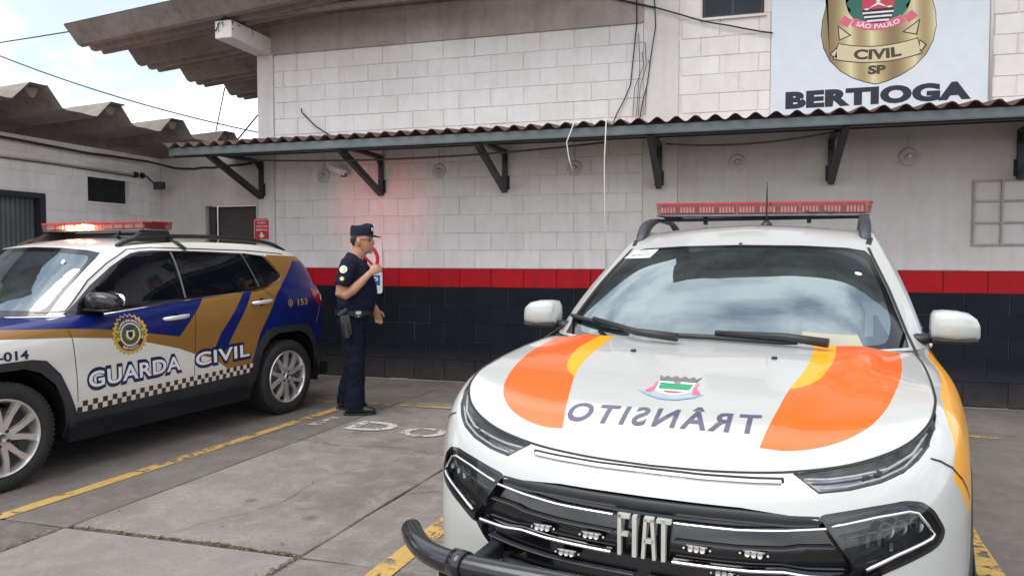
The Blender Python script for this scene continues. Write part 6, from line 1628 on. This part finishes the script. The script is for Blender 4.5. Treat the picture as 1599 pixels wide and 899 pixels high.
# papers inside the screen
cabin(pk, 1.33, 3.6, 1.16, .68)
M['paper'] = simple('cream_paper', (.36, .345, .26), .7); 
sc = sh.front
bm = bmesh.new(); q = [sh.front(x, z, -.012) for x, z in ((.345, 1.150), (.335, 1.205), (.545, 1.195), (.575, 1.150))]; bm.faces.new([bm.verts.new(v_) for v_ in q]); q2 = [v_+Vector((0, .012, -.004)) for v_ in q]; bm.faces.new([bm.verts.new(v_) for v_ in q2[::-1]]); from_bm('dashboard_paper', bm, M['paper'], pk)
bm = bmesh.new(); q = [sh.front(x, z, -.010) for x, z in ((.375, 1.168), (.375, 1.182), (.41, 1.181), (.41, 1.167))]; bm.faces.new([bm.verts.new(v_) for v_ in q]); from_bm('paper_clip', bm, M['decal_white'], pk)
bm = bmesh.new(); q = [sh.front(x, z, .004) for x, z in ((-.605, 1.487), (-.572, 1.530), (-.42, 1.538), (-.445, 1.492))]; bm.faces.new([bm.verts.new(v_) for v_ in q]); st = from_bm('windscreen_label', bm, M['decal_white'], pk)
bm = bmesh.new()
for s, u0, v0, W_, H_ in (('MINI', .42, .66, .25, .16), ('RETRATO', .16, .28, .66, .22)):
    o0, ox, oy = q[0], q[3]-q[0], q[1]-q[0]; text_bm(bm, s, W_, H_, lambda u, v: o0+ox*(u0+u)+oy*(v0+v)+sh.nrm(o0)*.0015)
from_bm('label_print', bm, M['decal_navy'], st)
bm = bmesh.new(); p = sh.front(.55, 1.42, .004); n_ = sh.nrm(p); lathe(bm, [(0, 0), (.016, 0)], 16, Matrix.Translation(p) @ n_.to_track_quat('Z', 'Y').to_matrix().to_4x4()); from_bm('windscreen_sticker', bm, M['decal_white'], pk)
# wheels, liners, underbody
liners(pk, (AX, AX+WB2), .425, xo=.85)
bm = bmesh.new(); bx(bm, -.84, .84, 1.42, 3.4, .26, .36); bx(bm, -.48, .48, .2, 4.7, .26, .42); bx(bm, -.70, .70, .16, .42, .30, .5); bx(bm, -.8, .8, 4.5, 4.8, .4, .6); from_bm('underbody', bm, M['room_dark'], pk)
for yc in (AX, AX+WB2):
    for sg_ in (1, -1): make_wheel(pk, sg_*.862, yc, .36, .235, .215, sg_, rot=.3)

# ================================================================ the officer
from mathutils import noise as mnoise
def loft(bm, pts, rad_, n=16, up=(0, -1, 0), pw=1.0):
    """closed elliptical loft; rad_ = [(r along up, r along side)]"""
    pts = [Vector(p) for p in pts]; rings = []; N = len(pts)
    for i, p in enumerate(pts):
        t = (pts[min(i+1, N-1)]-pts[max(i-1, 0)]).normalized(); u = Vector(up); u = (u-t*u.dot(t)).normalized(); s_ = t.cross(u)
        ra, rb_ = rad_[i] if isinstance(rad_[i], tuple) else (rad_[i], rad_[i])
        rings.append([bm.verts.new(p+u*ra*math.copysign(abs(math.cos(a))**pw, math.cos(a))+s_*rb_*math.copysign(abs(math.sin(a))**pw, math.sin(a))) for a in (2*PI*k/n for k in range(n))])
    for A, B_ in zip(rings, rings[1:]):
        for k in range(n): bm.faces.new((A[k], A[(k+1) % n], B_[(k+1) % n], B_[k]))
    bm.faces.new(rings[0][::-1]); bm.faces.new(rings[-1])
def remeshed(name, bm, vox, mat, parent, smooth=3, wrinkle=None):
    fixn(bm); me = bpy.data.meshes.new('tmp'); bm.to_mesh(me); bm.free(); o = bpy.data.objects.new('tmp', me); COL.objects.link(o)
    r = o.modifiers.new('r', 'REMESH'); r.mode = 'VOXEL'; r.voxel_size = vox; r.use_smooth_shade = True
    s_ = o.modifiers.new('s', 'SMOOTH'); s_.factor = .5; s_.iterations = smooth
    dg = bpy.context.evaluated_depsgraph_get(); dg.update(); m2 = bpy.data.meshes.new_from_object(o.evaluated_get(dg)); COL.objects.unlink(o); bpy.data.objects.remove(o)
    if wrinkle:
        for v in m2.vertices: v.co += v.normal*wrinkle(v.co)
    for p in m2.polygons: p.use_smooth = True
    m2.name = name; m2.materials.clear(); return link(name, m2, parent, mat)
def skin_mat():
    m, t, b = NT('skin'); p = pos(t, True); c = ramp(t, noise(t, 14, 5, .6, p), [(.3, (.36, .165, .095)), (.7, (.47, .24, .15))]); lnk(t, c, b.inputs['Base Color']); b.inputs['Roughness'].default_value = .5; b.inputs['Subsurface Weight'].default_value = .08; b.inputs['Subsurface Radius'].default_value = (.01, .004, .002); bump(t, b, noise(t, 160, 3, .5, p), .1, .002); return m
M['skin'] = skin_mat()
def cloth(name, c):
    m, t, b = NT(name); p = pos(t, True); cc_ = ramp(t, noise(t, 7, 5, .6, p), [(.3, tuple(x*.75 for x in c)), (.7, tuple(x*1.3 for x in c))]); lnk(t, cc_, b.inputs['Base Color']); b.inputs['Roughness'].default_value = .85; b.inputs['Specular IOR Level'].default_value = .25; bump(t, b, noise(t, 300, 3, .6, p), .25, .002); return m
M['shirt'] = cloth('navy_shirt_cloth', (.006, .007, .022)); M['trouser'] = cloth('dark_blue_trouser_cloth', (.002, .004, .014)); M['boot'] = simple('black_boot_leather', (.010, .010, .012), .3, coat=.3, bmp=.1, bs=60)
off = thing('person', 'officer in navy uniform and cap standing by the wall, one hand raised to his chest', 'person', (-3.455, 6.40, 0), rad(22))
bm = bmesh.new()
# head: sections from the neck up; x is forward
loft(bm, [(.005, 0, 1.44), (.02, 0, 1.49), (.045, 0, 1.54), (.062, 0, 1.575)], [(.078, .078), (.070, .074), (.066, .074), (.062, .074)], 18)
loft(bm, [(.118, 0, 1.528), (.112, 0, 1.545), (.100, 0, 1.575), (.090, 0, 1.61), (.083, 0, 1.65), (.080, 0, 1.69), (.078, 0, 1.73), (.076, 0, 1.76), (.075, 0, 1.775)],
     [(.034, .046), (.052, .076), (.064, .090), (.070, .097), (.074, .102), (.075, .105), (.070, .102), (.052, .08), (.025, .04)], 22)
loft(bm, [(.168, 0, 1.672), (.176, 0, 1.650), (.186, 0, 1.628), (.180, 0, 1.614)], [(.009, .012), (.012, .016), (.016, .016), (.013, .012)], 10)      # nose
loft(bm, [(.164, 0, 1.600), (.174, 0, 1.590), (.172, 0, 1.574), (.162, 0, 1.566)], [(.018, .008), (.023, .010), (.022, .010), (.015, .008)], 10)     # lips
loft(bm, [(.160, 0, 1.552), (.168, 0, 1.545), (.156, 0, 1.532)], [(.018, .012), (.020, .012), (.015, .010)], 10)                                   # chin
for s_ in (-1, 1):
    loft(bm, [(.062, s_*.070, 1.605), (.058, s_*.079, 1.625), (.055, s_*.083, 1.65), (.058, s_*.076, 1.668)], [(.008, .012), (.009, .017), (.009, .019), (.006, .010)], 10)   # ears
# right arm (nearer the camera) folded to the chest, left arm hanging
RA = [(-.02, -.205, 1.43), (-.05, -.235, 1.33), (-.085, -.255, 1.22), (-.095, -.262, 1.155), (-.065, -.262, 1.145), (.01, -.245, 1.19), (.09, -.215, 1.265), (.145, -.180, 1.325), (.165, -.165, 1.345)]
loft(bm, RA, [(.052, .055), (.050, .056), (.047, .053), (.046, .050), (.046, .050), (.044, .048), (.035, .040), (.025, .031), (.024, .031)], 16, (0, -1, .1))
LA = [(.03, .205, 1.43), (.05, .235, 1.30), (.075, .25, 1.17), (.12, .245, 1.08), (.165, .235, 1.01), (.185, .23, .985)]
loft(bm, LA, [(.052, .055), (.047, .052), (.044, .046), (.038, .042), (.025, .030), (.024, .029)], 16)
def hand(base, d, palm_n, side, curl, sc=1.0):
    """palm and five separate fingers: base wrist point, d direction of the hand, palm normal, side towards the thumb"""
    base, d, pn, sd_ = Vector(base), Vector(d).normalized(), Vector(palm_n).normalized(), Vector(side).normalized()
    loft(bm, [base-d*.01, base+d*.025*sc, base+d*.06*sc, base+d*.092*sc], [(.026, .016), (.036, .017), (.043, .016), (.041, .014)], 12, tuple(sd_), .85)
    for i, (o_, ln) in enumerate(((.031, .070), (.011, .080), (-.010, .074), (-.030, .058))):
        p0 = base+d*.086*sc+sd_*o_; c1 = curl+i*.07; d1_ = (d*math.cos(c1*.5)+pn*math.sin(c1*.5)); p1 = p0+d1_*ln*.42; d2__ = (d*math.cos(c1*1.3)+pn*math.sin(c1*1.3)); p2 = p1+d2__*ln*.33; d3 = (d*math.cos(c1*2)+pn*math.sin(c1*2)); p3 = p2+d3*ln*.25
        loft(bm, [p0-d*.012, p0, p1, p2, p3], [.0098, .0100, .0093, .0085, .0062], 8, tuple(sd_))
    p0 = base+d*.028*sc+sd_*.030; td = (d*.62+sd_*.62+pn*.35).normalized(); td2 = (d*.9+sd_*.15+pn*.45).normalized()
    loft(bm, [p0-sd_*.02, p0+td*.012, p0+td*.040, p0+td*.040+td2*.030, p0+td*.040+td2*.046], [.014, .014, .0115, .0098, .007], 8, tuple(pn))
hand((.168, -.163, 1.350), (.75, .35, .45), (.25, .80, -.45), (-.45, .10, .85), 1.05)
hand((.188, .230, .978), (.22, -.03, -.97), (.05, -1, 0), (.95, .0, .2), .42)
loft(bm, [(0, 0, 1.0), (.02, 0, 1.2), (.0, 0, 1.40), (.0, 0, 1.46)], [(.13, .10), (.15, .11), (.17, .09), (.08, .06)], 16)   # trunk under the shirt
for s_, yf, xf in ((-1, -.115, .02), (1, .165, -.08)): loft(bm, [(0, s_*.06, 1.0), (.01, yf*.9, .55), (xf, yf, .10)], [(.07, .07), (.055, .055), (.04, .04)], 12)
body_ = remeshed('body', bm, .0062, M['skin'], off, 2)
# shirt
def wr(fx, amp, sc=9):
    return lambda c: amp*(mnoise.noise(Vector((c.x*sc, c.y*sc, c.z*sc*fx)))+.5*mnoise.noise(Vector((c.x*sc*2.3+5, c.y*sc*2.3, c.z*sc*fx*2.1))))
bm = bmesh.new()
loft(bm, [(-.012, 0, .955), (0, 0, .99), (.022, 0, 1.06), (.035, 0, 1.15), (.030, 0, 1.24), (.015, 0, 1.33), (.000, 0, 1.40), (-.005, 0, 1.455), (.002, 0, 1.495), (.010, 0, 1.515)],
     [(.165, .150), (.172, .168), (.178, .186), (.182, .190), (.190, .178), (.200, .162), (.200, .142), (.155, .112), (.085, .082), (.070, .074)], 28)
loft(bm, [(-.01, -.13, 1.455), (-.022, -.205, 1.435), (-.048, -.243, 1.35), (-.075, -.262, 1.27), (-.085, -.268, 1.235)], [(.062, .075), (.070, .082), (.070, .078), (.070, .076), (.070, .075)], 18, (0, -1, .2))
loft(bm, [(.01, .13, 1.455), (.03, .205, 1.43), (.045, .237, 1.33), (.06, .248, 1.24)], [(.062, .075), (.070, .080), (.068, .072), (.066, .070)], 18)
loft(bm, [(.012, 0, 1.49), (.022, 0, 1.525)], [(.074, .078), (.070, .074)], 20)
shirt = remeshed('shirt', bm, .009, M['shirt'], off, 3, wr(1.6, .0075, 8))
# trousers
bm = bmesh.new()
loft(bm, [(-.005, 0, .99), (-.012, 0, .93), (-.018, 0, .86), (-.018, 0, .80)], [(.168, .152), (.172, .158), (.168, .150), (.120, .110)], 26)
for s_, yf, xa, sw in ((-1, -.115, .020, 0), (1, .165, -.085, .0)):
    loft(bm, [(-.015, s_*.085, .90), (-.008, s_*.095, .78), (.004, (s_*.095+yf)/2, .64), (.014+xa*.4, yf, .50), (.010+xa*.6, yf, .36), (xa-.004, yf, .22), (xa-.010, yf, .11), (xa-.012, yf, .060)],
         [(.088, .118), (.092, .112), (.086, .100), (.078, .088), (.076, .086), (.080, .090), (.086, .098), (.088, .102)], 20)
tr_ = remeshed('trousers', bm, .009, M['trouser'], off, 3, wr(1.5, .0085, 9))
# shoes
for s_, yf, xa in ((-1, -.115, .020), (1, .165, -.085)):
    bm = bmesh.new()
    loft(bm, [(xa-.105, yf, .045), (xa-.095, yf, .050), (xa-.04, yf, .058), (xa+.04, yf-.0, .055), (xa+.11, yf, .042), (xa+.165, yf, .036), (xa+.185, yf, .030)], [(.020, .022), (.038, .040), (.042, .050), (.045, .046), (.047, .034), (.038, .026), (.012, .012)], 16, (0, -1, 0), .85)
    loft(bm, [(xa-.045, yf, .06), (xa-.04, yf, .14)], [(.042, .052), (.045, .055)], 14)
    sh_ = remeshed('shoe', bm, .006, M['boot'], off, 2)
    bm = bmesh.new(); prism(bm, [(xa-.115, yf-.030), (xa-.06, yf-.046), (xa+.08, yf-.050), (xa+.16, yf-.040), (xa+.192, yf), (xa+.16, yf+.040), (xa+.08, yf+.050), (xa-.06, yf+.046), (xa-.115, yf+.030)], .002, .020, lambda u, v, h: (u, v, h)); fixn(bm); from_bm('sole', bm, M['rubber'], sh_)
# belt, holster and pouches
bm = bmesh.new(); n = 40; R_ = []
for k in range(n):
    a = 2*PI*k/n; c_, s_ = math.cos(a), math.sin(a); R_.append([bm.verts.new((-.004+(.172+o_)*c_, (.186+o_)*s_, z)) for o_, z in ((0, .945), (.006, .945), (.006, .992), (0, .992))])
for k in range(n):
    for j in range(4): bm.faces.new((R_[k][j], R_[(k+1) % n][j], R_[(k+1) % n][(j+1) % 4], R_[k][(j+1) % 4]))
fixn(bm); belt = from_bm('belt', bm, M['black_plastic'], off)
bm = bmesh.new(); Mx = Matrix.Translation((-.055, -.208, .90)) @ Matrix.Rotation(rad(-8), 4, 'Y'); bx(bm, -.05, .045, -.022, .022, -.14, .06, .014, 2, Mx); bx(bm, -.03, .02, -.030, -.020, -.16, -.02, .008, 1, Mx); h_ = from_bm('holster', bm, M['black_plastic'], belt); sharp(h_)
bm = bmesh.new(); Mx = Matrix.Translation((-.085, -.212, .985)) @ Matrix.Rotation(rad(55), 4, 'Y'); bx(bm, -.016, .016, -.014, .014, -.05, .055, .007, 2, Mx); from_bm('grip', bm, M['steel_dark'], h_); 
bm = bmesh.new(); Mx = Matrix.Translation((.055, -.190, .962)) @ Matrix.Rotation(rad(14), 4, 'Z'); bx(bm, -.035, .038, -.022, .015, -.035, .04, .010, 2, Mx); p_ = from_bm('pouch', bm, M['steel_dark'], belt); sharp(p_)
bm = bmesh.new(); bx(bm, -.022, .025, -.026, -.021, .0, .028, .003, 1, Mx); lathe(bm, [(0, .004), (.006, .003), (.008, 0)], 8, Mx @ Matrix.Translation((0, -.024, -.015)) @ Matrix.Rotation(PI/2, 4, 'X')); from_bm('pouch_clasp', bm, M['alloy'], p_)
# cap
M['cap'] = cloth('navy_cap_cloth', (.011, .013, .030))
bm = bmesh.new(); loft(bm, [(.078, 0, 1.700), (.077, 0, 1.722), (.080, 0, 1.755), (.086, 0, 1.790), (.086, 0, 1.803), (.084, 0, 1.808)], [(.080, .106), (.083, .110), (.084, .112), (.080, .108), (.066, .092), (.03, .045)], 28); fixn(bm)
cap = from_bm('cap', bm, M['cap'], off, True); sharp(cap, 50)
bm = bmesh.new(); A = []; B_ = []
for k in range(15):
    a = rad(-68+136*k/14); c_, s_ = math.cos(a), math.sin(a); e = max(0, math.cos(a*1.25)); A.append((.078+.112*c_, .084*s_, 1.708)); B_.append((.078+(.112+.075*e)*c_+.006, (.084+.004)*s_, 1.704-.020*e))
for dz_ in (.004, -.002):
    a_ = [bm.verts.new((x, y, z+dz_)) for x, y, z in A]; b_ = [bm.verts.new((x, y, z+dz_)) for x, y, z in B_]
    for k in range(14): bm.faces.new((a_[k], b_[k], b_[k+1], a_[k+1]))
fixn(bm); from_bm('brim', bm, M['cap'], cap, True)
bm = bmesh.new(); Mx = Matrix.Translation((.182, -.045, 1.760)) @ Matrix.Rotation(rad(-30), 4, 'Z') @ Matrix.Rotation(PI/2, 4, 'Y'); lathe(bm, [(0, .008), (.017, .008), (.018, .001)], 16, Mx); from_bm('badge', bm, M['decal_white'], cap)
bm = bmesh.new(); lathe(bm, [(0, .0095), (.008, .0095)], 10, Mx); from_bm('badge_centre', bm, M['decal_navy'], cap)
# sunglasses, cropped hair
bm = bmesh.new()
for s_ in (-1, 1):
    Mx = Matrix.Translation((.163, s_*.036, 1.662)) @ Matrix.Rotation(s_*rad(22), 4, 'Z'); bx(bm, -.003, .004, -.030, .030, -.018, .018, .006, 2, Mx); tube(bm, [(.155, s_*.064, 1.668), (.11, s_*.077, 1.667), (.055, s_*.080, 1.663)], .0028, 6)
from_bm('sunglasses', bm, M['gloss_black'], off)
M['hair'] = simple('cropped_dark_hair', (.03, .022, .018), .8, var=.4, vs=90)
bm = bmesh.new()
for s_ in (-1, 1): loft(bm, [(.025, s_*.058, 1.70), (.010, s_*.060, 1.67), (.0, s_*.052, 1.64), (-.004, s_*.038, 1.61)], [(.010, .028), (.010, .026), (.010, .02), (.008, .012)], 10)
loft(bm, [(-.016, -.05, 1.66), (-.022, 0, 1.66), (-.016, .05, 1.66)], [(.012, .03), (.012, .034), (.012, .03)], 10, (1, 0, 0)); remeshed('hair', bm, .006, M['hair'], off, 2)
# arm patches
B2 = BVHTree.FromPolygons([v.co.copy() for v in shirt.data.vertices], [tuple(p.vertices) for p in shirt.data.polygons])
def patch(name, cx_, cz_, r_, mat, n=20, tooth=0, lift=.002):
    bm = bmesh.new(); vs = []
    for k in range(n):
        a = 2*PI*k/n; h_ = B2.ray_cast(Vector((cx_+r_*math.cos(a), -1, cz_+r_*math.sin(a))), Vector((0, 1, 0)))
        vs.append(bm.verts.new(h_[0]+h_[1]*lift if h_[0] else (cx_, -.3, cz_)))
    h_ = B2.ray_cast(Vector((cx_, -1, cz_)), Vector((0, 1, 0))); c = bm.verts.new(h_[0]+h_[1]*(lift+.001))
    for k in range(n): bm.faces.new((vs[k], vs[(k+1) % n], c))
    fixn(bm); return from_bm(name, bm, mat, shirt)
patch('arm_patch', -.062, 1.385, .034, M['decal_cream'] if 'decal_cream' in M else M['decal_white'], lift=.003); patch('arm_patch_centre', -.062, 1.385, .022, M['decal_gold'], lift=.0045)
patch('rank_patch', -.072, 1.300, .020, M['decal_gold'], lift=.003); patch('rank_patch_centre', -.072, 1.296, .009, M['decal_white'], lift=.0045)
